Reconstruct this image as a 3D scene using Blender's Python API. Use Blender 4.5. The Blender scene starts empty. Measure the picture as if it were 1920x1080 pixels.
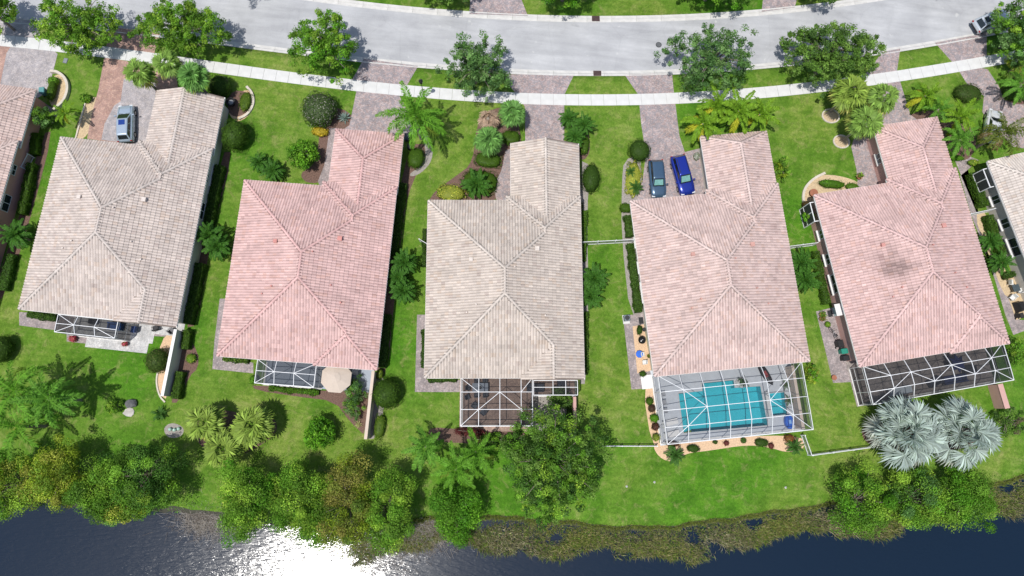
import bpy, bmesh, math, random
import numpy as np
from mathutils import Matrix, Vector
PI = math.pi
SC = bpy.context.scene
COLL = SC.collection

# ------------------------------------------------------------------ camera
CAM_H, F_PX, TILT, ROLL = 75.0, 1273.0155, .1923, .1057
_ct, _st, _cr, _sr = math.cos(TILT), math.sin(TILT), math.cos(ROLL), math.sin(ROLL)
FW = np.array([0, _st, -_ct]); UP = np.array([0, _ct, _st]); RT = np.array([1., 0, 0])
cam_d = bpy.data.cameras.new('camera'); cam = bpy.data.objects.new('camera', cam_d); COLL.objects.link(cam)
r_, u_ = _cr*RT + _sr*UP, -_sr*RT + _cr*UP
cam.matrix_world = Matrix(((r_[0], u_[0], -FW[0], 0), (r_[1], u_[1], -FW[1], 0), (r_[2], u_[2], -FW[2], CAM_H), (0, 0, 0, 1)))
cam_d.sensor_width = 36; cam_d.lens = F_PX/1920*36; cam_d.clip_start = 1; cam_d.clip_end = 3000
SC.camera = cam
SC.render.resolution_x, SC.render.resolution_y = 1024, 576

# ------------------------------------------------------------------ sky, sun, exposure
SUN = Vector((-.209, -.238, .948)).normalized()
EL = math.asin(SUN.z); AZ = math.atan2(SUN.x, SUN.y)
wd = bpy.data.worlds.new('World'); SC.world = wd; wd.use_nodes = True
nt = wd.node_tree; nt.nodes.clear()
sky = nt.nodes.new('ShaderNodeTexSky'); sky.sky_type = 'NISHITA'; sky.sun_disc = False
sky.sun_elevation = EL; sky.sun_rotation = AZ; sky.air_density = 1.0; sky.dust_density = 1.5; sky.ozone_density = 1.0
bg = nt.nodes.new('ShaderNodeBackground'); bg.inputs[1].default_value = .125
wo = nt.nodes.new('ShaderNodeOutputWorld')
nt.links.new(sky.outputs[0], bg.inputs[0]); nt.links.new(bg.outputs[0], wo.inputs[0])
sl = bpy.data.lights.new('sun', 'SUN'); sl.energy = 4.2; sl.angle = math.radians(.53); sl.color = (1, .965, .91)
so = bpy.data.objects.new('sun', sl); COLL.objects.link(so)
so.rotation_euler = SUN.to_track_quat('Z', 'Y').to_euler(); so.location = (0, 0, 60)
SC.view_settings.view_transform = 'Standard'; SC.view_settings.look = 'None'
SC.view_settings.exposure = 0.04; SC.view_settings.gamma = 1; SC.view_settings.use_curve_mapping = False
SC.cycles.use_denoising = True
SC.cycles.max_bounces = 6; SC.cycles.transparent_max_bounces = 16; SC.cycles.diffuse_bounces = 3
SC.cycles.caustics_reflective = False; SC.cycles.caustics_refractive = False

# ------------------------------------------------------------------ helpers
def P(px, py, z=0.0):
    """world point at height z that the photograph shows at pixel (px, py)"""
    X, Y = px-960, py-540
    x, y = X*_cr + Y*_sr, -X*_sr + Y*_cr
    d = FW + x/F_PX*RT - y/F_PX*UP
    k = (CAM_H-z)/-d[2]
    return np.array([d[0]*k, d[1]*k, z])
def mpp(px, py, z=0.0):
    a, b = P(px-5, py, z), P(px+5, py, z)
    return float(np.hypot(*(b-a)[:2]))/10
def obj(name, me, parent=None, loc=(0, 0, 0), rz=0.0, mat=None, scale=None):
    o = bpy.data.objects.new(name, me); COLL.objects.link(o)
    if parent is not None: o.parent = parent
    o.location = loc
    if rz: o.rotation_euler = (0, 0, rz)
    if scale is not None: o.scale = scale if hasattr(scale, '__len__') else (scale,)*3
    if mat is not None and me is not None: me.materials.clear(); me.materials.append(mat)
    return o
def tag(o, label=None, cat=None, group=None, kind=None):
    if label: o['label'] = label
    if cat: o['category'] = cat
    if group: o['group'] = group
    if kind: o['kind'] = kind
    return o
def thing(name, label, cat, loc=(0, 0, 0), rz=0.0, group=None):
    o = obj(name, None, None, loc, rz); o.empty_display_size = .2
    return tag(o, label, cat, group)
def mesh_np(name, V, F, col=None, mat=None, smooth=False):
    V = np.asarray(V, np.float32).reshape(-1, 3)
    me = bpy.data.meshes.new(name)
    if isinstance(F, np.ndarray):
        m, k = F.shape
        me.vertices.add(len(V)); me.vertices.foreach_set('co', V.ravel())
        me.loops.add(m*k); me.loops.foreach_set('vertex_index', F.astype(np.int32).ravel())
        me.polygons.add(m); me.polygons.foreach_set('loop_start', np.arange(0, m*k, k, dtype=np.int32))
        me.update(calc_edges=True)
    else:
        me.from_pydata(V.tolist(), [], F); me.update()
        m, k = len(F), None
    if col is not None:
        at = me.attributes.new('Col', 'FLOAT_COLOR', 'CORNER')
        c = np.ones((m, 4), np.float32); c[:, :3] = col
        if k: c = np.repeat(c, k, axis=0)
        else: c = np.repeat(c, [len(f) for f in F], axis=0)
        at.data.foreach_set('color', c.ravel())
    if smooth: me.polygons.foreach_set('use_smooth', np.ones(m, bool))
    if mat: me.materials.append(mat)
    return me
class B:
    """collects simple solids into ONE mesh"""
    def __init__(s): s.v = []; s.f = []
    def _add(s, vs, fs):
        n = len(s.v); s.v += [tuple(map(float, q)) for q in vs]; s.f += [[n+i for i in f] for f in fs]; return s
    def box(s, c, d, rz=0.0, taper=1.0):
        x, y, z = d[0]/2, d[1]/2, d[2]/2; cc, ss = math.cos(rz), math.sin(rz); vs = []
        for k, t in ((-1, 1.0), (1, taper)):
            for a, b in ((-1, -1), (1, -1), (1, 1), (-1, 1)):
                X, Y = a*x*t, b*y*t
                vs.append((c[0]+X*cc-Y*ss, c[1]+X*ss+Y*cc, c[2]+k*z))
        return s._add(vs, [(3, 2, 1, 0), (4, 5, 6, 7), (0, 1, 5, 4), (1, 2, 6, 5), (2, 3, 7, 6), (3, 0, 4, 7)])
    def prism(s, poly, z0, z1):
        n = len(poly)
        ar = sum(poly[i][0]*poly[(i+1) % n][1]-poly[(i+1) % n][0]*poly[i][1] for i in range(n))
        if ar < 0: poly = poly[::-1]
        vs = [(p[0], p[1], z0) for p in poly]+[(p[0], p[1], z1) for p in poly]
        return s._add(vs, [list(range(n))[::-1], list(range(n, 2*n))]+[(i, (i+1) % n, n+(i+1) % n, n+i) for i in range(n)])
    def bar(s, p, q, w, h=None):
        p, q = Vector(p), Vector(q); h = h or w; d = (q-p)
        if d.length < 1e-6: return s
        d.normalize(); up = Vector((0, 0, 1)) if abs(d.z) < .95 else Vector((1, 0, 0))
        a = d.cross(up).normalized()*(w/2); b = a.normalized().cross(d)*(h/2)
        vs = [r+i*a+j*b for r in (p, q) for i, j in ((-1, -1), (1, -1), (1, 1), (-1, 1))]
        return s._add(vs, [(3, 2, 1, 0), (4, 5, 6, 7), (0, 1, 5, 4), (1, 2, 6, 5), (2, 3, 7, 6), (3, 0, 4, 7)])
    def cone(s, p, q, r0, r1, n=8, cap=True):
        p, q = Vector(p), Vector(q); d = (q-p).normalized()
        up = Vector((0, 0, 1)) if abs(d.z) < .95 else Vector((1, 0, 0)); a = d.cross(up).normalized(); b = d.cross(a)
        vs = [c+(math.cos(t)*a+math.sin(t)*b)*r for c, r in ((p, r0), (q, r1)) for t in [2*PI*i/n for i in range(n)]]
        fs = [(i, (i+1) % n, n+(i+1) % n, n+i) for i in range(n)]
        if cap: fs += [list(range(n))[::-1], list(range(n, 2*n))]
        return s._add(vs, fs)
    def lathe(s, c, prof, n=12):
        vs = []; fs = []; m = len(prof)
        for r, z in prof: vs += [(c[0]+r*math.cos(2*PI*i/n), c[1]+r*math.sin(2*PI*i/n), c[2]+z) for i in range(n)]
        for j in range(m-1): fs += [(j*n+i, j*n+(i+1) % n, (j+1)*n+(i+1) % n, (j+1)*n+i) for i in range(n)]
        fs += [list(range(n))[::-1], list(range((m-1)*n, m*n))]
        return s._add(vs, fs)
    def poly(s, pts): return s._add(pts, [list(range(len(pts)))])
    def build(s, name, mat, parent=None, loc=(0, 0, 0), rz=0.0, smooth=False):
        return obj(name, mesh_np(name, s.v, s.f, mat=mat, smooth=smooth), parent, loc, rz)
def tri_sheet(name, loops, z, mat):
    """flat sheet from outer loop and hole loops (2D points)"""
    bm = bmesh.new(); es = []
    for lp in loops:
        vs = [bm.verts.new((p[0], p[1], z)) for p in lp]
        es += [bm.edges.new((vs[i], vs[(i+1) % len(vs)])) for i in range(len(vs))]
    bmesh.ops.triangle_fill(bm, use_beauty=True, use_dissolve=False, edges=es)
    bmesh.ops.recalc_face_normals(bm, faces=bm.faces)
    for f in bm.faces:
        if f.normal.z < 0: f.normal_flip()
    me = bpy.data.meshes.new(name); bm.to_mesh(me); bm.free(); me.materials.append(mat)
    return me
def smooth_loop(pts, it=2):
    pts = [np.array(p, float) for p in pts]
    for _ in range(it):
        q = []
        for i in range(len(pts)):
            a, b = pts[i], pts[(i+1) % len(pts)]; q += [a*.75+b*.25, a*.25+b*.75]
        pts = q
    return pts
def sheet_px(name, pts, z, mat, smooth=0, kind='structure', label=None, cat=None, rot=0.0):
    w = [P(x, y, z)[:2] for x, y in pts]
    if smooth: w = smooth_loop(w, smooth)
    c = np.mean(w, axis=0); cc, ss = math.cos(-rot), math.sin(-rot)
    l = [((p[0]-c[0])*cc-(p[1]-c[1])*ss, (p[0]-c[0])*ss+(p[1]-c[1])*cc) for p in w]
    o = obj(name, tri_sheet(name, [l], 0, mat), None, (c[0], c[1], z), rot)
    return tag(o, label, cat, kind=kind)

# ------------------------------------------------------------------ materials
def _nodes(name):
    m = bpy.data.materials.new(name); m.use_nodes = True; n = m.node_tree; n.nodes.clear()
    out = n.nodes.new('ShaderNodeOutputMaterial'); return m, n, out
def _n(n, t, **kw):
    x = n.nodes.new(t)
    for k, v in kw.items():
        if k in x.inputs: x.inputs[k].default_value = v
        else: setattr(x, k, v)
    return x
def _ramp(n, fac, stops):
    r = n.nodes.new('ShaderNodeValToRGB'); e = r.color_ramp.elements
    while len(e) < len(stops): e.new(.5)
    for i, (p, c) in enumerate(stops): e[i].position = p; e[i].color = (*c, 1) if len(c) == 3 else c
    n.links.new(fac, r.inputs[0]); return r.outputs[0]
def _mix(n, a, b, fac, mode='MIX'):
    m = n.nodes.new('ShaderNodeMix'); m.data_type = 'RGBA'; m.blend_type = mode
    for s, v in ((0, fac), (6, a), (7, b)):
        if hasattr(v, 'is_linked'): n.links.new(v, m.inputs[s])
        elif s == 0: m.inputs[s].default_value = v
        else: m.inputs[s].default_value = (*v, 1)
    return m.outputs[2]
def _noise(n, scale, detail=4, rough=.55, vec=None, dist=0.0):
    x = _n(n, 'ShaderNodeTexNoise', Scale=scale, Detail=detail, Roughness=rough, Distortion=dist)
    if vec is not None: n.links.new(vec, x.inputs['Vector'])
    return x.outputs['Fac']
def _bump(n, h, st, dist=.05):
    b = _n(n, 'ShaderNodeBump', Strength=st, Distance=dist); n.links.new(h, b.inputs['Height']); return b.outputs[0]
def MAT(name, col, rough=.7, var=.18, scale=2.5, bump=0.0, bscale=30, metal=0.0, attr=False, spec=.35, coat=0.0, stain=None):
    m, n, out = _nodes(name); co = _n(n, 'ShaderNodeTexCoord').outputs['Object']
    p = _n(n, 'ShaderNodeBsdfPrincipled', Roughness=rough, Metallic=metal)
    p.inputs['Specular IOR Level'].default_value = spec; p.inputs['Coat Weight'].default_value = coat
    f = _noise(n, scale, 6, .6, co)
    g = _ramp(n, f, [(.25, (1-var,)*3), (.75, (1+var,)*3)])
    if attr: base = _n(n, 'ShaderNodeVertexColor', layer_name='Col').outputs[0]
    else: base = _n(n, 'ShaderNodeRGB').outputs[0]; base.default_value = (*col, 1)
    c = _mix(n, base, g, 1.0, 'MULTIPLY')
    if stain:
        sm = _ramp(n, _noise(n, stain[1], 5, .6, co), [(stain[2], (0,)*3), (stain[2]+.15, (1,)*3)])
        c = _mix(n, c, stain[0], sm)
    n.links.new(c, p.inputs['Base Color'])
    if bump: n.links.new(_bump(n, _noise(n, bscale, 4, .6, co), bump), p.inputs['Normal'])
    n.links.new(p.outputs[0], out.inputs[0]); return m
def M_foliage():
    m, n, out = _nodes('leaf'); c = _n(n, 'ShaderNodeVertexColor', layer_name='Col').outputs[0]
    d = _n(n, 'ShaderNodeBsdfPrincipled', Roughness=.5); d.inputs['Specular IOR Level'].default_value = .12
    n.links.new(c, d.inputs['Base Color'])
    t = _n(n, 'ShaderNodeBsdfTranslucent'); n.links.new(_mix(n, c, (1.25, 1.3, .6), 1.0, 'MULTIPLY'), t.inputs[0])
    x = _n(n, 'ShaderNodeMixShader', Fac=.33); n.links.new(d.outputs[0], x.inputs[1]); n.links.new(t.outputs[0], x.inputs[2])
    n.links.new(x.outputs[0], out.inputs[0]); return m
def M_lawn():
    m, n, out = _nodes('lawn_grass'); co = _n(n, 'ShaderNodeTexCoord').outputs['Object']
    big = _noise(n, .06, 3, .5, co); mid = _noise(n, .42, 7, .68, co, .5); fine = _noise(n, 3.4, 6, .75, co); tiny = _noise(n, 13, 4, .8, co)
    c = _ramp(n, mid, [(.28, (.056, .128, .010)), (.45, (.098, .185, .018)), (.58, (.148, .225, .034)), (.74, (.225, .26, .075))])
    c2 = _ramp(n, mid, [(.3, (.038, .118, .006)), (.55, (.066, .185, .010)), (.8, (.115, .235, .02))])
    c = _mix(n, c, c2, _ramp(n, big, [(.44, (0,)*3), (.62, (1,)*3)]))
    dry = _noise(n, .8, 6, .75, co, .8)
    c = _mix(n, c, (.29, .27, .11), _ramp(n, dry, [(.52, (0,)*3), (.74, (.62,)*3)]))
    wv = _n(n, 'ShaderNodeTexWave', Scale=.42, Distortion=2.5, Detail=2.0, bands_direction='Y'); n.links.new(co, wv.inputs['Vector'])
    c = _mix(n, c, _ramp(n, wv.outputs['Fac'], [(.2, (.96, .97, .96)), (.8, (1.05, 1.03, 1.05))]), 1.0, 'MULTIPLY')
    c = _mix(n, c, _ramp(n, fine, [(.25, (.58, .62, .5)), (.75, (1.42, 1.36, 1.5))]), 1.0, 'MULTIPLY')
    c = _mix(n, c, _ramp(n, tiny, [(.28, (.45, .5, .42)), (.72, (1.55, 1.5, 1.6))]), 1.0, 'MULTIPLY')
    p = _n(n, 'ShaderNodeBsdfPrincipled', Roughness=.85); p.inputs['Specular IOR Level'].default_value = .15
    n.links.new(c, p.inputs['Base Color'])
    ad = _n(n, 'ShaderNodeMath', operation='ADD'); n.links.new(fine, ad.inputs[0]); n.links.new(tiny, ad.inputs[1])
    n.links.new(_bump(n, ad.outputs[0], .6, .08), p.inputs['Normal'])
    n.links.new(p.outputs[0], out.inputs[0]); return m
def M_paver(name, a, b, c3, bw=.21, bh=.105, mortar=(.2, .17, .16), var=.25, bump=.5):
    m, n, out = _nodes(name); co = _n(n, 'ShaderNodeTexCoord').outputs['Object']
    br = _n(n, 'ShaderNodeTexBrick', Scale=1.0); br.offset = .5
    for k, v in (('Mortar Size', .008), ('Brick Width', bw), ('Row Height', bh), ('Bias', 0.0)): br.inputs[k].default_value = v
    br.inputs['Color1'].default_value = (*a, 1); br.inputs['Color2'].default_value = (*b, 1); br.inputs['Mortar'].default_value = (*mortar, 1)
    n.links.new(co, br.inputs['Vector'])
    vo = _n(n, 'ShaderNodeTexVoronoi', Scale=4.5); n.links.new(co, vo.inputs['Vector'])
    sp = _n(n, 'ShaderNodeSeparateColor'); n.links.new(vo.outputs['Color'], sp.inputs[0])
    c = _mix(n, br.outputs['Color'], c3, _ramp(n, sp.outputs[0], [(.45, (0,)*3), (.55, (.9,)*3)]))
    c = _mix(n, c, _ramp(n, _noise(n, .8, 6, .65, co), [(.3, (1-var,)*3), (.7, (1+var,)*3)]), 1.0, 'MULTIPLY')
    c = _mix(n, c, _ramp(n, _noise(n, 7, 4, .75, co), [(.3, (.72,)*3), (.7, (1.3,)*3)]), 1.0, 'MULTIPLY')
    p = _n(n, 'ShaderNodeBsdfPrincipled', Roughness=.8); p.inputs['Specular IOR Level'].default_value = .25
    n.links.new(c, p.inputs['Base Color']); n.links.new(_bump(n, br.outputs['Fac'], -bump, .02), p.inputs['Normal'])
    n.links.new(p.outputs[0], out.inputs[0]); return m
def M_road():
    m, n, out = _nodes('asphalt'); co = _n(n, 'ShaderNodeTexCoord').outputs['Object']
    mp = _n(n, 'ShaderNodeMapping'); mp.inputs['Scale'].default_value = (.12, .9, 1); n.links.new(co, mp.inputs[0])
    c = _ramp(n, _noise(n, 1.0, 7, .62, mp.outputs[0], .3), [(.3, (.33, .335, .345)), (.55, (.395, .40, .41)), (.75, (.45, .455, .46))])
    c = _mix(n, c, _ramp(n, _noise(n, .22, 5, .6, co), [(.3, (.84, .84, .85)), (.7, (1.12,)*3)]), 1.0, 'MULTIPLY')
    c = _mix(n, c, (.16, .16, .165), _ramp(n, _noise(n, .55, 4, .6, co, .5), [(.66, (0,)*3), (.76, (.35,)*3)]))
    c = _mix(n, c, _ramp(n, _noise(n, 22, 3, .7, co), [(.3, (.88,)*3), (.7, (1.12,)*3)]), 1.0, 'MULTIPLY')
    vo = _n(n, 'ShaderNodeTexVoronoi', Scale=.16, feature='DISTANCE_TO_EDGE')
    w = _n(n, 'ShaderNodeMixRGB', Fac=.22); nz = _n(n, 'ShaderNodeTexNoise', Scale=.9, Detail=5); n.links.new(co, nz.inputs[0])
    n.links.new(co, w.inputs[1]); n.links.new(nz.outputs['Color'], w.inputs[2]); n.links.new(w.outputs[0], vo.inputs['Vector'])
    crk = _ramp(n, vo.outputs['Distance'], [(.0, (.55,)*3), (.012, (1,)*3)])
    c = _mix(n, c, crk, .12, 'MULTIPLY')
    sp = _ramp(n, _noise(n, 1.1, 3, .5, co), [(.68, (0,)*3), (.74, (.6,)*3)])
    c = _mix(n, c, (.5, .5, .49), sp)
    p = _n(n, 'ShaderNodeBsdfPrincipled', Roughness=.85); p.inputs['Specular IOR Level'].default_value = .2
    n.links.new(c, p.inputs['Base Color']); n.links.new(_bump(n, _noise(n, 40, 3, .7, co), .25, .01), p.inputs['Normal'])
    n.links.new(p.outputs[0], out.inputs[0]); return m
def M_lake():
    m, n, out = _nodes('lake_water'); co = _n(n, 'ShaderNodeTexCoord').outputs['Object']
    p = _n(n, 'ShaderNodeBsdfPrincipled', Roughness=.14, IOR=1.333)
    p.inputs['Base Color'].default_value = (.006, .015, .031, 1); p.inputs['Specular IOR Level'].default_value = .6
    mp = _n(n, 'ShaderNodeMapping'); mp.inputs['Rotation'].default_value = (0, 0, -1.05); mp.inputs['Scale'].default_value = (.9, 3.2, 1); n.links.new(co, mp.inputs[0])
    a = _noise(n, 1.3, 3, .5, mp.outputs[0], .6); b = _noise(n, 5, 4, .6, co, .3); c = _noise(n, .12, 3, .5, co)
    s = _n(n, 'ShaderNodeMath', operation='MULTIPLY_ADD'); n.links.new(b, s.inputs[0]); s.inputs[1].default_value = .10; n.links.new(a, s.inputs[2])
    s2 = _n(n, 'ShaderNodeMath', operation='MULTIPLY'); n.links.new(s.outputs[0], s2.inputs[0])
    n.links.new(_ramp(n, c, [(.35, (.35,)*3), (.65, (1,)*3)]), s2.inputs[1])
    n.links.new(_bump(n, s2.outputs[0], .30, .10), p.inputs['Normal'])
    n.links.new(p.outputs[0], out.inputs[0]); return m
def M_screen(name, op, col=(.03, .032, .036)):
    m, n, out = _nodes(name); t = _n(n, 'ShaderNodeBsdfTransparent'); d = _n(n, 'ShaderNodeBsdfDiffuse'); d.inputs[0].default_value = (*col, 1)
    x = _n(n, 'ShaderNodeMixShader', Fac=op); n.links.new(t.outputs[0], x.inputs[1]); n.links.new(d.outputs[0], x.inputs[2])
    n.links.new(x.outputs[0], out.inputs[0]); return m
def M_poolwater():
    m, n, out = _nodes('pool_water'); co = _n(n, 'ShaderNodeTexCoord').outputs['Object']
    t = _n(n, 'ShaderNodeBsdfTransparent'); t.inputs[0].default_value = (.55, .93, .97, 1)
    g = _n(n, 'ShaderNodeBsdfGlossy', Roughness=.03); fr = _n(n, 'ShaderNodeFresnel', IOR=1.33)
    bn = _bump(n, _noise(n, 4, 3, .5, co, .4), .15, .05); n.links.new(bn, g.inputs['Normal']); n.links.new(bn, fr.inputs['Normal'])
    x = _n(n, 'ShaderNodeMixShader'); n.links.new(fr.outputs[0], x.inputs[0]); n.links.new(t.outputs[0], x.inputs[1]); n.links.new(g.outputs[0], x.inputs[2])
    n.links.new(x.outputs[0], out.inputs[0]); return m
def M_paint(name, col, rough=.22, metal=.35):
    return MAT(name, col, rough, .04, 4, metal=metal, spec=.5, coat=.7)
LEAF = M_foliage(); LAWN = M_lawn(); ROAD = M_road(); LAKE = M_lake()
CONC = MAT('sidewalk_concrete', (.56, .56, .55), .85, .10, .9, .25, 30, stain=((.30, .30, .29), .55, .66))
KERB = MAT('kerb_concrete', (.52, .51, .49), .85, .16, 1.2, .25, 30, stain=((.28, .27, .25), .5, .58))
PAV = M_paver('paver_pink_grey', (.30, .225, .22), (.43, .355, .345), (.25, .225, .235))
PAV_GREY = M_paver('paver_grey', (.36, .335, .34), (.44, .40, .40), (.30, .28, .29))
PAV_RED = M_paver('paver_terracotta', (.36, .205, .165), (.46, .30, .235), (.31, .20, .17))
PAV_BRN = M_paver('paver_brown', (.30, .20, .16), (.40, .285, .225), (.26, .185, .155))
PATH = M_paver('paver_path', (.29, .24, .235), (.40, .345, .34), (.24, .21, .21))
DECK = MAT('pool_deck', (.50, .53, .57), .8, .10, 1.2, .15, 20)
STONE = M_paver('stone_floor', (.44, .44, .44), (.52, .51, .50), (.40, .40, .40), .6, .6)
MULCH = MAT('mulch', (.15, .092, .072), .95, .5, 7, .9, 25)
GREYBED = MAT('grey_gravel', (.30, .275, .25), .95, .35, 6, .9, 30)
ROCK = MAT('tan_gravel', (.52, .40, .25), .95, .3, 5, .9, 22)
PEACH = MAT('peach_gravel', (.60, .42, .27), .95, .22, 6, .8, 26)
BORDER = MAT('concrete_edging', (.52, .47, .40), .85, .15, 2, .2, 30)
WHITE = MAT('white_aluminium', (.68, .69, .70), .4, .04, 3)
TRIM = MAT('white_trim', (.70, .69, .67), .6, .08, 2)
BLACK = MAT('black_plastic', (.018, .018, .02), .45, .2, 5)
DARKM = MAT('dark_metal', (.035, .038, .04), .45, .15, 4, metal=.4)
GLASS = MAT('window_glass', (.02, .028, .034), .06, .05, 2, spec=.8)
GLASST = MAT('tinted_car_glass', (.012, .016, .018), .05, .05, 2, spec=.8)
GLASSG = MAT('sunshade_behind_windscreen', (.16, .34, .31), .1, .25, 4, spec=.8)
RUBBER = MAT('rubber', (.02, .02, .021), .85, .1, 6)
BARK = MAT('bark_grey', (.20, .17, .14), .95, .3, 6, .8, 14)
PBARK = MAT('palm_bark', (.26, .22, .18), .95, .25, 4, .7, 9)
TILE = MAT('roof_tile', (1, 1, 1), .85, .14, .5, attr=True, spec=.2)
DECKR = MAT('roof_underlayment', (.20, .16, .14), .9, .15, 3)
SOIL = MAT('bank_soil', (.055, .055, .04), .95, .4, 2.5, .8, 12)
BLADE = LEAF

# ------------------------------------------------------------------ ground, water, road
def polyline_fn(pts, deg=None):
    w = np.array([P(x, y)[:2] for x, y in pts]); w = w[np.argsort(w[:, 0])]
    if deg:
        k = np.polyfit(w[:, 0], w[:, 1], deg); a, b = w[0, 0], w[-1, 0]
        dk = np.polyder(k)
        def fn(x):
            x = np.asarray(x, float); xc = np.clip(x, a, b); d = x-xc
            return np.polyval(k, xc)+np.polyval(dk, xc)*d
        return fn
    return lambda x: np.interp(x, w[:, 0], w[:, 1])
KS = [(0, 33), (200, 50), (400, 75), (478, 83), (542, 91), (692, 107), (800, 120), (967, 132), (1120, 133), (1250, 131), (1440, 118), (1655, 91), (1753, 79), (1822, 65), (1920, 45)]
KN = [(480, -14), (605, -1), (720, 16), (800, 24), (917, 33), (983, 37), (1127, 40), (1267, 37), (1417, 26), (1500, 19), (1567, 10), (1700, -8)]
SWT = [(0, 62), (60, 70), (110, 84), (220, 91), (400, 115), (500, 127), (540, 133), (660, 148), (760, 159), (850, 168), (960, 174), (1060, 178), (1150, 178), (1250, 176), (1440, 162), (1620, 138), (1700, 132), (1800, 113), (1920, 93)]
ks_f, kn_f = polyline_fn(KS, 4), polyline_fn(KN, 3)
sw_f = polyline_fn(SWT, 4)
SHORE = [(-200, 925), (0, 935), (150, 945), (300, 955), (420, 965), (560, 985), (700, 985), (800, 975), (900, 972), (1000, 976), (1090, 985), (1173, 993), (1260, 990), (1350, 978), (1440, 965), (1540, 950), (1620, 945), (1740, 930), (1860, 910), (1920, 897), (2100, 870)]
sh_f = polyline_fn(SHORE)
KW = .62
def kerb_normal(fn, x):
    d = (fn(x+.05)-fn(x-.05))/.1; n = np.stack([-d, np.ones_like(d)], -1); return n/np.linalg.norm(n, axis=-1, keepdims=True)
H4 = (15.9395, 6.1751, .2019)
def to_local(x, y, fr):
    dx, dy = x-fr[0], y-fr[1]; c, s = math.cos(fr[2]), math.sin(fr[2]); return dx*c+dy*s, -dx*s+dy*c
def build_ground():
    xs = np.concatenate([np.linspace(-600, -80, 14), np.arange(-78, 79, 1.0), np.linspace(80, 600, 14)])
    kn, ks, sh = kn_f(np.clip(xs, -70, 70)), ks_f(np.clip(xs, -70, 70)), sh_f(xs)
    sh = sh+.10*np.sin(xs*.9)+.08*np.sin(xs*2.1+1)
    rows = []; rng = np.random.default_rng(5)
    for d in (700, 120, 40, 20, 8): rows.append((kn+KW+d, 0*xs))
    rows.append((kn+KW, 0*xs)); rows.append((kn+KW-.02, 0*xs-.19)); rows.append((kn, 0*xs-.19))
    rows.append((ks, 0*xs-.19)); rows.append((ks-KW+.02, 0*xs-.19)); rows.append((ks-KW, 0*xs))
    for t in np.linspace(0, 1, 56)[1:-1]: rows.append(((ks-KW)*(1-t)+(sh+1.6)*t, 0*xs))
    for d, z in ((1.6, 0), (.8, -.02), (.3, -.06), (.0, -.2), (-.35, -.5), (-.8, -.60), (-1.6, -.66), (-2.9, -.72), (-4.2, -.85), (-6, -1.2), (-10, -2), (-25, -3.5), (-600, -6)):
        rows.append((sh+d, np.full_like(xs, z)+(rng.normal(0, .03, len(xs)) if -4.5 < d < 0 else 0)))
    n = len(xs); V = np.concatenate([np.stack([xs, y, z], -1) for y, z in rows])
    F = []; sid = []
    for j in range(len(rows)-1):
        for i in range(n-1):
            q = (j*n+i, (j+1)*n+i, (j+1)*n+i+1, j*n+i+1)
            c = V[list(q)].mean(0); u, v = to_local(c[0], c[1], H4)
            if 2.4 < u < 15.2 and -6.6 < v < -.9: continue
            F.append(q); sid.append(1 if rows[j+1][1][5] < -.12 and j > 15 else 0)
    me = mesh_np('ground', V, np.array(F), mat=LAWN); me.materials.append(SOIL)
    me.polygons.foreach_set('material_index', np.array(sid, np.int32)); me.update()
    tag(obj('ground', me), 'green lawns of the yards sloping to the lake bank', kind='structure')
    # lake
    xl = np.concatenate([[-900.], np.arange(-80, 81, 2.0), [900.]]); yl = sh_f(xl)+.6; n = len(xl)
    V = np.concatenate([np.column_stack([xl, yl, np.full(n, -.45)]), np.column_stack([xl, np.full(n, -900.), np.full(n, -.45)])])
    me = mesh_np('lake', V, np.array([(i, n+i, n+i+1, i+1) for i in range(n-1)]), mat=LAKE)
    tag(obj('lake', me), 'dark blue lake water along the back yards', kind='structure')
    # road
    x = np.arange(-78, 79, 1.0); a, b = ks_f(x)+.01, kn_f(x)-.01
    V = np.concatenate([np.stack([x, a*(1-t)+b*t, np.full_like(x, -.145+.05*math.sin(t*PI))], -1) for t in np.linspace(0, 1, 5)]); n = len(x)
    F = np.array([(j*n+i, j*n+i+1, (j+1)*n+i+1, (j+1)*n+i) for j in range(4) for i in range(n-1)])
    tag(obj('road', mesh_np('road', V, F, mat=ROAD)), 'pale grey asphalt street curving past the houses', kind='structure')
build_ground()
def strip_pieces(pname, name, fn, w0, w1, z0, z1, step, mat, label, x0=-74, x1=74, gap=.012, prof=None):
    """pieces laid along a curve; w0/w1 offsets along the curve normal"""
    par = obj(pname, None); tag(par, label, kind='structure')
    x = np.linspace(x0, x1, 3000); pts = np.stack([x, fn(x)], -1); s = np.concatenate([[0], np.cumsum(np.hypot(*np.diff(pts, axis=0).T))])
    rng = np.random.default_rng(3)
    for k in range(int(s[-1]/step)):
        sa, sb = k*step+gap, (k+1)*step-gap
        q = np.array([np.interp(v, s, x) for v in (sa, (sa+sb)/2, sb)]); y = fn(q); nn = kerb_normal(fn, q)
        jit = rng.normal(0, .004)
        lo = np.stack([q, y], -1)+nn*w0; hi = np.stack([q, y], -1)+nn*w1
        c = (lo.mean(0)+hi.mean(0))/2; b = B()
        if prof is None:
            b.prism([tuple(p-c) for p in lo]+[tuple(p-c) for p in hi[::-1]], z0, z1+jit)
        else:   # cross section list of (offset fraction, z) from lo to hi
            vs = []
            for i in range(3):
                for t, z in prof: p = lo[i]*(1-t)+hi[i]*t-c; vs.append((p[0], p[1], z+jit))
            m = len(prof); fs = [(i*m+j, (i+1)*m+j, (i+1)*m+j+1, i*m+j+1) for i in range(2) for j in range(m-1)]
            fs += [list(range(m)), list(range(2*m, 3*m))[::-1]]
            b._add(vs, fs)
        b.build(name, mat, par, (c[0], c[1], 0))
    return par
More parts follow.
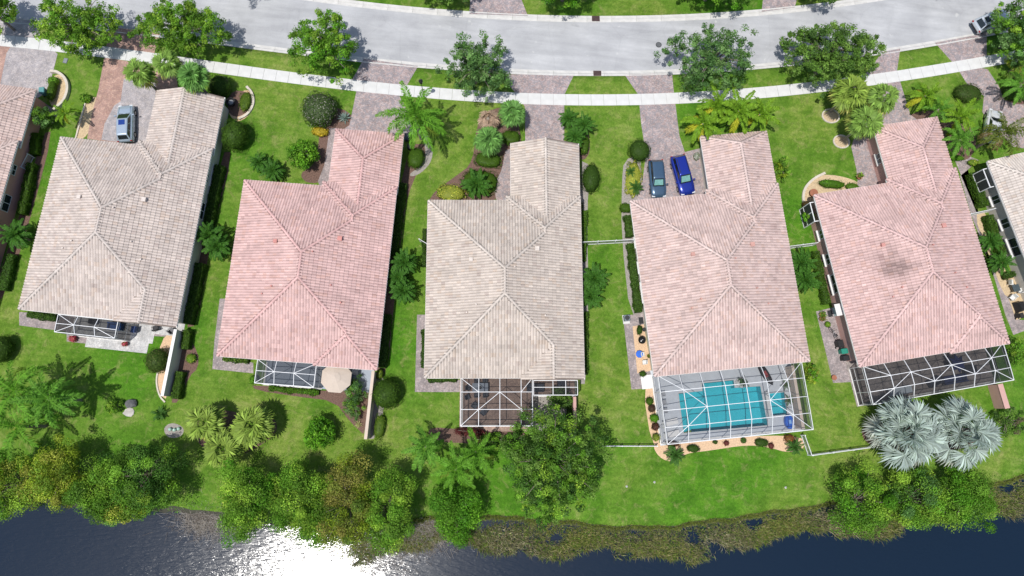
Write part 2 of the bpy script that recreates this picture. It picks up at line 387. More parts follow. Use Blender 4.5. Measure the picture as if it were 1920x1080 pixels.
kprof = [(0, -.16), (0, -.135), (.45, -.12), (.62, .0), (1, .03), (1, -.16)]
strip_pieces('kerb_south', 'kerb_stone', ks_f, .12, -KW-.02, 0, 0, 3.05, KERB, 'pale concrete kerb along the near side of the street', prof=kprof)
strip_pieces('kerb_north', 'kerb_stone', kn_f, -.12, KW+.02, 0, 0, 3.05, KERB, 'pale concrete kerb along the far side of the street', prof=kprof, x0=-40, x1=50)
strip_pieces('sidewalk', 'sidewalk_slab', sw_f, 0, -1.42, -.05, .045, 1.5, CONC, 'white concrete sidewalk slabs curving between verge and front yards')

def driveway(name, pts, label, mat=PAV, z=.016, rot=0.0, smooth=0): return sheet_px(name, pts, z, mat, smooth, 'structure', label, None, rot)
driveway('driveway', [(-80, 20), (70, 40), (76, 75), (108, 101), (98, 140), (85, 175), (60, 190), (-80, 175)], 'worn pink and grey paver driveway at the far left edge', PAV_GREY, rot=.1)
driveway('driveway', [(-80, 60), (30, 70), (12, 100), (0, 160), (-80, 160)], 'orange paver strip at the far left driveway', PAV_RED, .02)
driveway('driveway', [(206, 50), (300, 62), (288, 104), (196, 108), (262, 118), (330, 135), (335, 178), (290, 178), (278, 268), (262, 275), (163, 260), (172, 215), (185, 165)], 'terracotta and grey paver driveway with the silver car', PAV_RED, rot=.05)
driveway('driveway', [(232, 148), (292, 150), (292, 175), (279, 262), (262, 272), (190, 262), (196, 232), (214, 198), (226, 190)], 'grey paver patch under the silver car', PAV_GREY, .021, rot=.05)
driveway('driveway', [(682, 110), (784, 124), (763, 160), (748, 178), (765, 210), (775, 250), (760, 262), (632, 250), (655, 235), (668, 172), (660, 150)], 'pink grey paver driveway behind the tall palm', rot=.03)
driveway('driveway', [(938, 139), (1076, 141), (1058, 178), (1058, 205), (1058, 282), (960, 282), (956, 378), (932, 380), (925, 350), (940, 320), (948, 282), (985, 268), (984, 200), (968, 176)], 'pink paver driveway of the pale middle house', rot=.1)
driveway('driveway', [(1171, 140), (1260, 137), (1264, 178), (1267, 200), (1274, 255), (1284, 285), (1325, 275), (1334, 352), (1322, 378), (1190, 386), (1206, 330), (1211, 290), (1202, 230), (1197, 178)], 'pink paver driveway with two blue cars', rot=.2)
driveway('driveway', [(1655, 97), (1688, 91), (1682, 132), (1690, 160), (1707, 215), (1730, 232), (1640, 250), (1665, 345), (1640, 362), (1608, 350), (1606, 318), (1596, 275), (1610, 235), (1645, 200), (1650, 160), (1622, 140)], 'pink paver driveway beside the fan palms', rot=.27)
driveway('driveway', [(1753, 80), (1850, 62), (1850, 104), (1832, 125), (1852, 130), (1872, 160), (1884, 188), (1905, 195), (1990, 200), (1990, 290), (1900, 275), (1862, 240), (1842, 210), (1845, 180), (1815, 160), (1796, 130), (1785, 116)], 'pale paver driveway at the right edge', rot=.35)
driveway('driveway', [(884, -40), (962, -40), (990, 30), (880, 26)], 'paver driveway across the street, centre top')
driveway('driveway', [(1435, -40), (1505, -40), (1490, 14), (1428, 22)], 'paver driveway across the street, right top')
def bed(name, pts, mat, label, z=.009, smooth=2): return sheet_px(name, pts, z, mat, smooth, 'structure', label)
bed('mulch_bed', [(445, 175), (470, 165), (478, 200), (462, 222), (440, 230), (425, 205)], PEACH, 'curved planting bed beside the left beige garage')
bed('mulch_bed', [(430, 170), (466, 170), (470, 205), (445, 222), (425, 210)], MULCH, 'dark soil inside the curved garage bed', .014)
bed('mulch_bed', [(600, 200), (655, 205), (668, 240), (640, 245), (612, 340), (575, 345), (560, 325), (590, 310), (598, 270)], MULCH, 'mulch bed left of the pink garage')
bed('mulch_bed', [(415, 285), (438, 285), (395, 450), (370, 610), (345, 615)], MULCH, 'long mulch strip between the two left houses', .008, 1)
bed('mulch_bed', [(758, 270), (805, 270), (800, 300), (775, 335), (757, 400), (740, 560), (726, 705), (700, 705)], MULCH, 'long mulch strip right of the pink house', .008, 1)
bed('paver_border', [(790, 245), (810, 262), (812, 300), (790, 325), (770, 332), (768, 325), (790, 312), (800, 290)], GREYBED, 'grey edging curving round the low shrub', .013)
bed('mulch_bed', [(895, 215), (955, 195), (975, 240), (978, 270), (962, 285), (945, 300), (938, 345), (930, 385), (800, 388), (812, 360), (855, 330), (888, 305)], MULCH, 'mulch bed in front of the pale middle house')
bed('mulch_bed', [(1055, 215), (1100, 230), (1108, 280), (1098, 300), (1085, 298)], MULCH, 'mulch bed right of the middle garage')
bed('gravel_strip', [(1086, 300), (1108, 310), (1100, 400), (1104, 560), (1100, 720), (1085, 720)], GREYBED, 'grey gravel strip along the middle house', .008, 1)
bed('gravel_strip', [(1170, 300), (1200, 290), (1205, 340), (1192, 385), (1195, 470), (1218, 600), (1182, 600), (1165, 440), (1166, 340)], GREYBED, 'grey gravel strip left of the pool house', .008, 1)
bed('gravel_bed', [(1505, 365), (1520, 338), (1545, 325), (1600, 335), (1625, 355), (1560, 375), (1530, 385), (1515, 400), (1505, 385)], ROCK, 'tan gravel bed at the right pink house entry')
bed('palm_ring', [(1541, 213), (1557, 206), (1572, 214), (1572, 226), (1557, 232), (1543, 226)], ROCK, 'tan gravel ring round the upper fan palm trunk')
bed('palm_ring', [(1561, 262), (1576, 252), (1592, 262), (1592, 272), (1576, 279), (1563, 272)], ROCK, 'tan gravel ring round the lower fan palm trunk')
bed('mulch_bed', [(1700, 215), (1745, 205), (1800, 215), (1835, 260), (1820, 300), (1790, 300), (1760, 240), (1715, 235)], MULCH, 'mulch bed under the right palms')
bed('mulch_bed', [(1875, 165), (1900, 150), (1990, 140), (1990, 195), (1900, 198), (1880, 190)], MULCH, 'mulch bed by the right edge driveway')
bed('gravel_bed', [(1825, 400), (1850, 395), (1880, 480), (1895, 560), (1880, 550), (1855, 480)], ROCK, 'tan gravel strip between the two right houses', .009, 1)
bed('side_path', [(1790, 300), (1815, 292), (1835, 300), (1815, 318), (1800, 330), (1820, 400), (1858, 500), (1885, 590), (1900, 628), (1935, 615), (1935, 600), (1912, 600), (1880, 500), (1850, 480), (1840, 420)], PATH, 'grey side path between the two right houses', .007, 0)
bed('gravel_bed', [(1876, 515), (1935, 505), (1935, 590), (1905, 600)], ROCK, 'tan gravel with patio set at the right edge', .011, 0)
bed('gravel_bed', [(163, 190), (182, 178), (180, 200), (165, 258), (140, 262), (148, 220)], ROCK, 'tan gravel bed left of the silver car')
bed('gravel_bed', [(100, 140), (118, 140), (129, 160), (125, 185), (108, 205), (92, 195), (92, 170)], ROCK, 'tan gravel bed inside the curved white edging')
bed('mulch_bed', [(80, 250), (100, 245), (60, 400), (10, 560), (-20, 560), (40, 400)], MULCH, 'dark mulch strip beside the far left house', .008, 1)
bed('side_path', [(60, 185), (72, 185), (112, 212), (106, 220), (70, 196)], PATH, 'grey stepping path beside the far left house', .012, 0)
bed('mulch_bed', [(1205, 728), (1228, 720), (1240, 830), (1222, 835)], PEACH, 'peach gravel strip left of the pool cage', .008, 1)
bed('gravel_bed', [(1222, 832), (1250, 828), (1500, 812), (1512, 840), (1480, 850), (1440, 838), (1400, 834), (1330, 845), (1285, 850), (1262, 868), (1235, 858)], PEACH, 'peach gravel bed below the pool cage', .011)
bed('mulch_bed', [(470, 720), (610, 735), (615, 725), (655, 735), (690, 690), (690, 822), (655, 790), (628, 752), (560, 744), (480, 732)], MULCH, 'mulch bed below the pink house patio', .008, 1)
bed('mulch_bed', [(692, 700), (720, 700), (722, 760), (705, 822), (688, 824)], GREYBED, 'planting strip right of the pink garden wall', .008, 1)
bed('mulch_bed', [(345, 620), (372, 660), (372, 690), (355, 705), (335, 755), (318, 755)], MULCH, 'planting strip right of the white garden wall', .008, 1)
bed('gravel_bed', [(300, 640), (328, 615), (335, 620), (315, 750), (298, 740), (294, 715), (298, 690)], PEACH, 'peach gravel bed left of the white garden wall', .01, 1)
bed('mulch_bed', [(855, 805), (985, 800), (985, 820), (930, 840), (870, 830), (830, 830), (800, 815), (810, 800)], MULCH, 'mulch bed below the middle screen cage', .008)
bed('mulch_bed', [(480, 790), (515, 780), (522, 810), (490, 835), (440, 860), (380, 845), (355, 800), (400, 770), (440, 770)], MULCH, 'mulch ring under the yellow green fan palms', .008)
bed('palm_ring', [(1612, 805), (1640, 790), (1700, 800), (1800, 800), (1860, 810), (1830, 840), (1700, 850), (1625, 835)], MULCH, 'mulch ring under the silver palms', .008)
bed('gravel_ring', [(308, 800), (322, 792), (340, 798), (346, 808), (338, 820), (318, 822), (308, 812)], GREYBED, 'grey gravel ring holding three glass floats')
bed('paver_strip', [(36, 585), (330, 604), (325, 632), (250, 628), (250, 655), (125, 640), (125, 622), (36, 610)], PATH, 'pale paver strip under the left screen cage', .006, 0)
bed('paver_strip', [(402, 640), (412, 560), (424, 560), (418, 672), (475, 680), (475, 700), (398, 692)], PATH, 'paver path at the lower left corner of the pink house', .006, 0)
bed('paver_strip', [(778, 735), (782, 590), (800, 590), (800, 712), (868, 712), (868, 735)], PATH, 'paver path at the lower left corner of the middle house', .006, 0)
bed('side_patio', [(1168, 592), (1206, 588), (1215, 660), (1228, 702), (1228, 728), (1184, 730)], PATH, 'narrow paver patio left of the pool house', .010, 0)
bed('gravel_bed', [(1186, 612), (1207, 608), (1222, 695), (1195, 700)], PEACH, 'tan gravel strip on the narrow pool house patio', .014, 0)
bed('side_patio', [(1530, 584), (1575, 573), (1612, 690), (1600, 716), (1562, 718)], PATH, 'narrow paver patio left of the right pink house', .010, 0)
bed('paver_strip', [(618, 240), (634, 240), (622, 340), (600, 350), (596, 340), (608, 310)], PATH, 'grey paver walk left of the pink garage', .013, 0)

# ------------------------------------------------------------------ houses
W, L, VB, BW, BV, EE, SL, GL, ZG, GU, ZE = 16.72, 19.36, .22, 6.58, 8.12, .53, .42, 6.46, 2.73, .52, 3.2
FRAMES = {1: (-51.532, 6.1734, -.0004), 2: (-29.9597, 3.4853, .0305), 3: (-8.1009, 3.4878, .1064), 4: H4, 5: (37.674, 9.4626, .271)}
_t0 = -.028; FRAMES[0] = (-56.144-(W*math.cos(_t0)-(L+EE)*math.sin(_t0)), 24.547-(W*math.sin(_t0)+(L+EE)*math.cos(_t0)), _t0)
_t6 = .345; FRAMES[6] = (52.163+L*math.sin(_t6), 34.311-L*math.cos(_t6), _t6)
def hw(k, u, v, z=0.0):
    x, y, t = FRAMES[k]; c, s = math.cos(t), math.sin(t); return (x+u*c-v*s, y+u*s+v*c, z)
def hl(k, px, py, z=0.0):
    w = P(px, py, z); return to_local(w[0], w[1], FRAMES[k])
TW, TC = .30, .46
def face_tiles(poly, palette, rng, stain=None):
    """barrel tiles over one convex roof plane; poly = [(u,v,z)] with its first edge the eave"""
    p = np.array(poly, float); e = p[1]-p[0]; e[2] = 0; e /= np.linalg.norm(e)
    nrm = np.zeros(3)
    for i in range(1, len(p)-1): nrm += np.cross(p[i]-p[0], p[i+1]-p[0])
    nrm /= np.linalg.norm(nrm)
    if nrm[2] < 0: nrm = -nrm
    s = np.cross(nrm, e)
    if s[2] < 0: s = -s
    o = p[0]; x = (p-o)@e; y = (p-o)@s
    gx, gy = np.meshgrid(np.arange(math.floor(x.min()/TW), math.ceil(x.max()/TW))*TW, np.arange(0, math.ceil(y.max()/TC))*TC)
    gx = gx.ravel(); gy = gy.ravel(); cx, cy = gx+TW/2, gy+TC*.5
    ar = np.sum(x*np.roll(y, -1)-np.roll(x, -1)*y); sg = 1 if ar > 0 else -1
    keep = np.ones(len(gx), bool); tol = .02 if min(np.ptp(x), np.linalg.norm(p[1]-p[0])) > 1 else -.12
    for i in range(len(p)):
        j = (i+1) % len(p); dx, dy = x[j]-x[i], y[j]-y[i]; l = math.hypot(dx, dy)
        if l < 1e-6: continue
        keep &= sg*(dx*(cy-y[i])-dy*(cx-x[i]))/l > tol
    gx, gy = gx[keep], gy[keep]; n = len(gx)
    if n == 0: return np.zeros((0, 3)), np.zeros((0, 4), int), np.zeros((0, 3))
    px = np.array([0, .055, .155, .21, .30]); pz = np.array([.012, .072, .072, .012, .008])
    jit = rng.normal(0, .006, (n, 1)); lift = .036+rng.random((n, 1))*.014
    lo_y = gy[:, None]-.05+jit; hi_y = gy[:, None]+TC+.0*jit
    def pt(X, Y, Z): return o+X[..., None]*e+Y[..., None]*s+Z[..., None]*nrm
    X = gx[:, None]+px[None, :]+rng.normal(0, .006, (n, 1))
    lo = pt(X, np.broadcast_to(lo_y, X.shape), pz[None, :]+lift); hi = pt(X, np.broadcast_to(hi_y, X.shape), np.broadcast_to(pz[None, :]+.004, X.shape))
    V = np.concatenate([lo, hi], 1).reshape(-1, 3); b = (np.arange(n)*10)[:, None]
    F = np.concatenate([b+np.array([[i, i+1, i+6, i+5]]) for i in range(4)], 1).reshape(-1, 4)
    idx = rng.choice(len(palette), n, p=[q[1] for q in palette]); C = np.array([q[0] for q in palette])[idx]
    C = C*(.92+rng.normal(0, .04, (n, 1)))
    if stain is not None:
        c3 = o+cx[keep][:, None]*e+cy[keep][:, None]*s
        for (su, sv, ru, rv, a) in stain:
            d = ((c3[:, 0]-su)/ru)**2+((c3[:, 1]-sv)/rv)**2; k = np.clip(1-d, 0, 1)*a*(.5+.7*rng.random(n)); C = C*(1-np.clip(k, 0, .8))[:, None]
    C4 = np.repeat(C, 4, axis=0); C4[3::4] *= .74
    return V, F, C4
def ridge(par, p, q, col, rng, w=.135):
    p, q = np.array(p, float), np.array(q, float); d = q-p; l = np.linalg.norm(d)
    if l < .15: return
    n = max(1, int(round(l/.42))); d /= l; a = np.cross(d, [0, 0, 1]); a /= np.linalg.norm(a); up = np.cross(a, d)
    if up[2] < 0: up = -up
    V = []; F = []; C = []
    for sd in (-1, 1):      # mortar bedding along both sides of the caps, darkened to paint their shadow line
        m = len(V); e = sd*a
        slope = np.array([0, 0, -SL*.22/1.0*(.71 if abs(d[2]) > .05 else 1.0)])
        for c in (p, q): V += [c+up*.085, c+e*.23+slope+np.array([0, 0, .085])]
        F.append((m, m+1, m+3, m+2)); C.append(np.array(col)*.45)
    for i in range(n):
        c0, c1 = p+d*(l*i/n), p+d*(l*(i+1)/n+.04); m = len(V)
        for c, k, r in ((c0, .10+.02, w*1.12), (c1, .085, w*.95)):
            for t in (-1, -.6, 0, .6, 1): V.append(c+a*r*t+up*(k*1.3*(1-.75*t*t)+.02)-np.array([0, 0, .04]))
        F += [(m+j, m+j+1, m+j+6, m+j+5) for j in range(4)]; C += [np.array(col)*(1+rng.normal(0, .06))]*4
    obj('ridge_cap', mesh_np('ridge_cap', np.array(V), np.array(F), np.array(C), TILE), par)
def window(par, wall, at, z, w, h, side, sill=True, panes=2, frame=WHITE):
    """window on a wall plane u=wall; side -1: left wall, +1: right wall"""
    b = B(); t = .06
    b.box((wall+side*.03, at, z+h/2), (.06, w, t)); b.box((wall+side*.03, at, z-h/2), (.06, w, t))
    for k in range(panes+1): b.box((wall+side*.03, at-w/2+t/2+(w-t)*k/panes, z), (.058, t, h-t-.01))
    f = b.build('window', frame, par)
    for k in range(panes):
        cw = (w-t)/panes; B().box((wall+side*.015, at-w/2+t/2+cw*(k+.5), z), (.03, cw-t, h-t)).build('pane', GLASS, f)
    if sill: B().box((wall+side*.10, at, z-h/2-.10), (.2, w+.3, .12)).build('sill', TRIM, f)
def house(k, label, wall_rgb, pal, cap, garage='gable', bump='gable', left_win=(), right_win=(), stain=None, name='tiled_house'):
    x, y, th = FRAMES[k]; rng = np.random.default_rng(100+k)
    h = thing(name, label, 'house', (x, y, 0), th, 'single storey tile roofed houses in a row')
    WALL = MAT('stucco_%d' % k, wall_rgb, .9, .06, 1.5, .15, 40)
    z1 = ZE-.17; i = .45
    b = B(); b.prism([(i, .75), (W-i, .75-VB), (W-i, L+EE-i), (W-BV+i, L+EE-i), (W-BV+i, L-i), (i, L-i)], -.05, z1); b.build('wall', WALL, h)
    g0, vg = W-BV+GU, L+EE+GL; gi = .45; ug = (g0+W)/2; zr = ZG+SL*(W-g0)/2
    gend = vg-(.35 if garage == 'gable' else .5)
    b = B(); b.prism([(g0+gi, L+EE-i+.004), (W-gi, L+EE-i+.004), (W-gi, gend), (g0+gi, gend)], -.05, ZG-.14)
    if garage == 'gable':
        hh = SL*(W-g0)/2-SL*gi-.03
        b._add([(g0+gi, gend-.15, ZG-.14), (W-gi, gend-.15, ZG-.14), (ug, gend-.15, ZG+hh), (g0+gi, gend, ZG-.14), (W-gi, gend, ZG-.14), (ug, gend, ZG+hh)], [(0, 1, 2), (5, 4, 3), (0, 2, 5, 3), (1, 4, 5, 2)])
    b.build('garage_wall', WALL, h)
    d = B().box((ug, gend+.03, 1.1), (4.9, .06, 2.2)).build('garage_door', TRIM, h)
    for r in range(4): B().box((ug, gend+.066, .3+.53*r), (4.8, .012, .46)).build('door_panel', WHITE, d)
    B().box((W/2-3, L-i+.03, 1.1), (1.1, .06, 2.2)).build('door', TRIM, h)
    ub, uv, hu = W-BW/2, W-BV/2, W/2
    Z = lambda dd: ZE+SL*dd
    faces = []
    faces.append([(0, L, ZE), (0, 0, ZE), (hu, hu, Z(hu)), (hu, L-hu, Z(hu))])
    faces.append([(W-BV, L, ZE), (0, L, ZE), (hu, L-hu, Z(hu)), (uv, L-BV/2, Z(BV/2))])
    faces.append([(W-BV, L+EE, ZE), (W-BV, L, ZE), (uv, L-BV/2, Z(BV/2)), (uv, L+EE-BV/2, Z(BV/2))])
    faces.append([(W, L+EE, ZE), (W-BV, L+EE, ZE), (uv, L+EE-BV/2, Z(BV/2))])
    right = [(W, L+EE, ZE), (uv, L+EE-BV/2, Z(BV/2)), (uv, L-BV/2, Z(BV/2)), (hu, L-hu, Z(hu)), (hu, hu, Z(hu))]
    caps = [((0, 0, ZE), (hu, hu, Z(hu))), ((0, L, ZE), (hu, L-hu, Z(hu))), ((hu, hu, Z(hu)), (hu, L-hu, Z(hu))), ((hu, L-hu, Z(hu)), (uv, L-BV/2, Z(BV/2))),
            ((uv, L-BV/2, Z(BV/2)), (uv, L+EE-BV/2, Z(BV/2))), ((uv, L+EE-BV/2, Z(BV/2)), (W, L+EE, ZE)), ((uv, L+EE-BV/2, Z(BV/2)), (W-BV, L+EE, ZE))]
    gable_tri = None
    if bump is None:
        faces.append([(0, 0, ZE), (W, 0, ZE), (hu, hu, Z(hu))]); right = [(W, 0, ZE)]+right; caps.append(((hu, hu, Z(hu)), (W, 0, ZE)))
        eave = [(0, 0), (W, 0), (W, L+EE), (W-BV, L+EE), (W-BV, L), (0, L)]
    else:
        faces.append([(0, 0, ZE), (W-BW, 0, ZE), (ub, BW/2, Z(BW/2)), (hu, hu, Z(hu))]); caps.append(((hu, hu, Z(hu)), (ub, BW/2, Z(BW/2))))
        eave = [(0, 0), (W-BW, 0), (W-BW, -VB), (W, -VB), (W, L+EE), (W-BV, L+EE), (W-BV, L), (0, L)]
        if bump == 'gable':
            faces.append([(W-BW, -VB, ZE), (W-BW, 0, ZE), (ub, BW/2, Z(BW/2)), (ub, -VB, Z(BW/2))][::1])
            right = [(W, -VB, ZE)]+right+[(ub, BW/2, Z(BW/2)), (ub, -VB, Z(BW/2))]; caps.append(((ub, BW/2, Z(BW/2)), (ub, -VB, Z(BW/2))))
            gable_tri = B()._add([(W-BW+.1, -VB+.06, ZE-.02), (W-.1, -VB+.06, ZE-.02), (ub, -VB+.06, Z(BW/2)-.08), (W-BW+.1, -VB+.16, ZE-.02), (W-.1, -VB+.16, ZE-.02), (ub, -VB+.16, Z(BW/2)-.08)], [(0, 1, 2), (5, 4, 3), (0, 2, 5, 3), (1, 4, 5, 2), (0, 3, 4, 1)])
        else:
            faces.append([(W-BW, -VB, ZE), (W-BW, 0, ZE), (ub, BW/2, Z(BW/2)), (ub, BW/2-VB, Z(BW/2))])
            faces.append([(W-BW, -VB, ZE), (W, -VB, ZE), (ub, BW/2-VB, Z(BW/2))])
            right = [(W, -VB, ZE)]+right+[(ub, BW/2, Z(BW/2)), (ub, BW/2-VB, Z(BW/2))]
            caps += [((ub, BW/2-VB, Z(BW/2)), (W, -VB, ZE)), ((ub, BW/2-VB, Z(BW/2)), (W-BW, -VB, ZE))]
    faces.append(right)
    # garage wing
    y0, y1 = L+EE-.6, L+EE-3.1; rb = {'gable': vg, 'hip': vg-(W-g0)/2, 'half': vg-1.75}[garage]
    gf = [[(W, y0, ZG), (W, vg, ZG), (ug, rb, zr), (ug, y1, zr)], [(g0, vg, ZG), (g0, y0, ZG), (ug, y1, zr), (ug, rb, zr)]]
    caps.append(((ug, L+EE-2.6, zr), (ug, rb, zr)))
    if garage != 'gable':
        gf.append([(W, vg, ZG), (g0, vg, ZG), (ug, rb, zr)]); caps += [((ug, rb, zr), (W, vg, ZG)), ((ug, rb, zr), (g0, vg, ZG))]
    deck = B()
    for f in faces+gf: deck.poly([(q[0], q[1], q[2]-.02) for q in f])
    deck.poly([(q[0], q[1], ZE-.19) for q in eave]); deck.poly([(g0, y0, ZG-.16), (W, y0, ZG-.16), (W, vg, ZG-.16), (g0, vg, ZG-.16)])
    roof = deck.build('roof', DECKR, h)
    if gable_tri: gable_tri.build('gable_end', TRIM, h)
    Vs, Fs, Cs, n = [], [], [], 0
    for f in faces+gf:
        V, F, C = (tiles_right if f is right else face_tiles)(f, pal, rng, stain)
        Vs.append(V); Fs.append(F+n); Cs.append(C); n += len(V)
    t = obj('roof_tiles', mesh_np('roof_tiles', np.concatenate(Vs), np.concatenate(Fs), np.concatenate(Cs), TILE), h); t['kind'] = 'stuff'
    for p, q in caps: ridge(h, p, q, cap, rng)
    # gutters and fascia
    for outline, zz in ((eave, ZE), ([(g0, y0), (g0, vg), (W, vg), (W, y0)], ZG)):
        nn = len(outline); rngs = range(nn) if outline is eave else range(nn-1)
        for a in rngs:
            p, q = outline[a], outline[(a+1) % nn]
            if bump == 'gable' and p == (W-BW, -VB): continue
            if outline is eave and p == (W, L+EE): continue
            dx, dy = q[0]-p[0], q[1]-p[1]; l = math.hypot(dx, dy)
            if l < .3: continue
            if outline is not eave and garage == 'gable' and a == 1: continue
            dx, dy = dx/l, dy/l; nx, ny = dy, -dx
            if outline is not eave: nx, ny = -nx, -ny
            cx, cy = (p[0]+q[0])/2+nx*.05, (p[1]+q[1])/2+ny*.05
            B().box((cx, cy, zz-.10), (l-.02, .10, .16), math.atan2(dy, dx)).build('gutter', TRIM, h)
    # rooftop vents
    for (u, v, s) in ((4.6+rng.random(), 12.2, .34), (11.8, 12.6+rng.random(), .4), (5.4, 7.4, .12), (11.5, 8.0, .1), (12.6, 6.3, .12), (4.4, 6.6, .1), (9.4, 17.2-6, .1)):
        zz = Z(min(u, W-u, v, L-v))
        vb = B()
        if s > .2: vb.box((u, v, zz+.14), (s, s, .3)); vb.box((u, v, zz+.31), (s*1.15, s*1.15, .05))
        else: vb.cone((u, v, zz-.05), (u, v, zz+.26), s*.8, s*.8, 8)
        vb.build('roof_vent', MAT('vent_%d' % k, tuple(c*q for c, q in zip(cap, (.85, .6, .55) if k in (2, 4, 5) else (1.1, 1.1, 1.1))), .7), h)
    for at, z, w, hh in left_win: window(h, i, at, z, w, hh, -1)
    for at, z, w, hh in right_win: window(h, W-i, at, z, w, hh, 1, sill=False)
    return h, WALL
def tiles_right(outline, pal, rng, stain):
    """tiles on the slope that falls to u = W, kept by a point-in-polygon test in plan"""
    big = [(W, -VB-.2, ZE), (W, L+EE+.2, ZE), (W/2, L+EE+.2, ZE+SL*W/2), (W/2, -VB-.2, ZE+SL*W/2)]
    V, F, C = face_tiles(big, pal, rng, stain)
    c = V.reshape(-1, 10, 3).mean(1); poly = [(q[0], q[1]) for q in outline]
    ins = np.zeros(len(c), bool); m = len(poly)
    for i in range(m):
        (xa, ya), (xb, yb) = poly[i], poly[(i+1) % m]
        if ya == yb: continue
        cond = ((ya > c[:, 1]) != (yb > c[:, 1])) & (c[:, 0] < (xb-xa)*(c[:, 1]-ya)/(yb-ya)+xa)
        ins ^= cond
    V = V.reshape(-1, 10, 3)[ins].reshape(-1, 3); n = int(ins.sum())
    C = C.reshape(-1, 4, 3)[ins].reshape(-1, 3); b = (np.arange(n)*10)[:, None]
    F = np.concatenate([b+np.array([[i, i+1, i+6, i+5]]) for i in range(4)], 1).reshape(-1, 4)
    return V, F, C
def pal(base, spread):
    b = np.array(base)
    return [(b, .5), (b*np.array([1.07, 1.07, 1.06]), .22), (b*(1-spread*.7), .14), (b*np.array([.98, .93, .88]), .09), (b*np.array([.88, .85, .85]), .05)]
WL = [(15.1, 1.75, 1.0, 1.2), (12.2, 1.75, 1.15, 1.2), (9.35, 1.75, 2.1, 1.2)]
WR = [(13.1, 1.75, 1.9, 1.0), (16.9, 2.0, 1.2, .5)]
house(0, 'pink beige tiled house cut by the left edge of the picture', (.55, .30, .25), pal((.55, .43, .39), .14), (.54, .43, .39), 'hip', 'gable', right_win=WR)
_, WALL1 = house(1, 'beige tiled house with a silver car in its driveway', (.56, .53, .46), pal((.55, .475, .43), .12), (.52, .46, .42), 'gable', 'gable', right_win=WR)
_, WALL2 = house(2, 'salmon pink tiled house with a tan parasol behind it', (.56, .46, .38), pal((.60, .41, .385), .10), (.58, .365, .345), 'hip', 'hip', right_win=WR)
_, WALL3 = house(3, 'pale grey beige tiled house in the middle of the row', (.58, .48, .40), pal((.535, .465, .41), .11), (.52, .46, .41), 'gable', 'gable', left_win=WL, right_win=WR)
_, WALL4 = house(4, 'pinkish tiled house with the screened swimming pool', (.58, .55, .48), pal((.575, .44, .405), .16), (.56, .44, .405), 'half', None, left_win=WL)
_, WALL5 = house(5, 'salmon pink tiled house with a dark roof stain, right of the pool', (.50, .31, .275), pal((.59, .415, .39), .12), (.58, .40, .38), 'hip', 'hip', left_win=WL,
    stain=[(5.6, 9.3, 2.1, 1.3, .5), (4.9, 10.6, 2.6, 1.6, .2), (7.6, 15.2, 1.5, 1.2, .12), (10.5, 17.5, 1.5, 1.0, .12), (14, 1.2, 2.2, .6, .25)])
_, WALL6 = house(6, 'cream tiled house cut by the right edge of the picture', (.50, .47, .42), pal((.58, .52, .47), .08), (.58, .52, .47), 'hip', 'gable', left_win=WL)
H = {i: o for i, o in enumerate([o for o in COLL.objects if o.get('category') == 'house'])}
# garage side windows, entry screens, side door canopies seen on the two right houses
for k in (5, 6):
    h = H[k]
    window(h, W-BV+GU+.45, 22.9, 1.7, 1.2, 1.2, -1)
    b = B(); u0, u1, va, vb_ = -.45, .40, 16.5, 18.7
    for v in (va, (va+vb_)/2, vb_): b.bar((u0, v, 0), (u0, v, 2.7), .09)
    for z in (.05, 1.0, 2.7): b.bar((u0, va, z), (u0, vb_, z), .088)
    for v in (va, vb_): b.bar((u0, v, 2.7), (u1, v, 2.7), .086)
    e = b.build('entry_screen', WHITE, h)
    B().box((u0, (va+vb_)/2, 1.35), (.02, vb_-va-.1, 2.5)).build('screen_panel', MAT('dark_screen', (.03, .033, .036), .6), e)
    if k == 5:
        B().box((-.05, 6.4, 2.35), (.95, 1.3, .08)).build('door_canopy', TRIM, h)
        B().box((.42, 6.4, 1.05), (.05, 1.0, 2.1)).build('door', MAT('pale_blue_door', (.42, .55, .56), .5), h)

# floors behind the houses
def local_sheet(k, name, pts, z, mat, label, holes=()):
    x, y, t = FRAMES[k]; o = obj(name, tri_sheet(name, [pts]+list(holes), 0, mat), None, (x, y, z), t); return tag(o, label, kind='structure')
def rect(a, b, c, d): return [(a, b), (c, b), (c, d), (a, d)]
local_sheet(1, 'lanai_floor', rect(4.0, -2.0, 13.0, .8), .02, STONE, 'grey stone floor inside the left screen cage')
local_sheet(1, 'lanai_floor', rect(5.8, -3.1, 12.6, -2.0), .014, STONE, 'pale stone terrace strip with pink flowers at both ends')
local_sheet(1, 'lanai_floor', rect(12.5, -.9, 16.1, .9), .018, STONE, 'pale stone corner by the white garden wall')
local_sheet(2, 'lanai_floor', rect(4.1, -2.55, 15.9, .8), .02, MAT('blue_grey_floor', (.30, .34, .40), .8, .1), 'blue grey floor inside the pink house screen cage')
local_sheet(3, 'lanai_floor', rect(3.5, -5.6, 11.6, .8), .02, PAV_BRN, 'brown paver floor inside the middle screen cage')
local_sheet(3, 'lanai_floor', rect(11.6, -1.9, 16.1, .8), .02, PAV_BRN, 'brown paver strip right of the middle screen cage')
local_sheet(3, 'lanai_floor', rect(11.6, -5.6, 15.7, -1.9), .012, GREYBED, 'grey gravel court beside the middle screen cage')
local_sheet(5, 'lanai_floor', rect(.3, -4.25, 16.3, .8), .02, M_paver('paver_taupe', (.28, .25, .23), (.36, .32, .295), (.24, .21, .20)), 'taupe paver floor inside the long right screen cage')
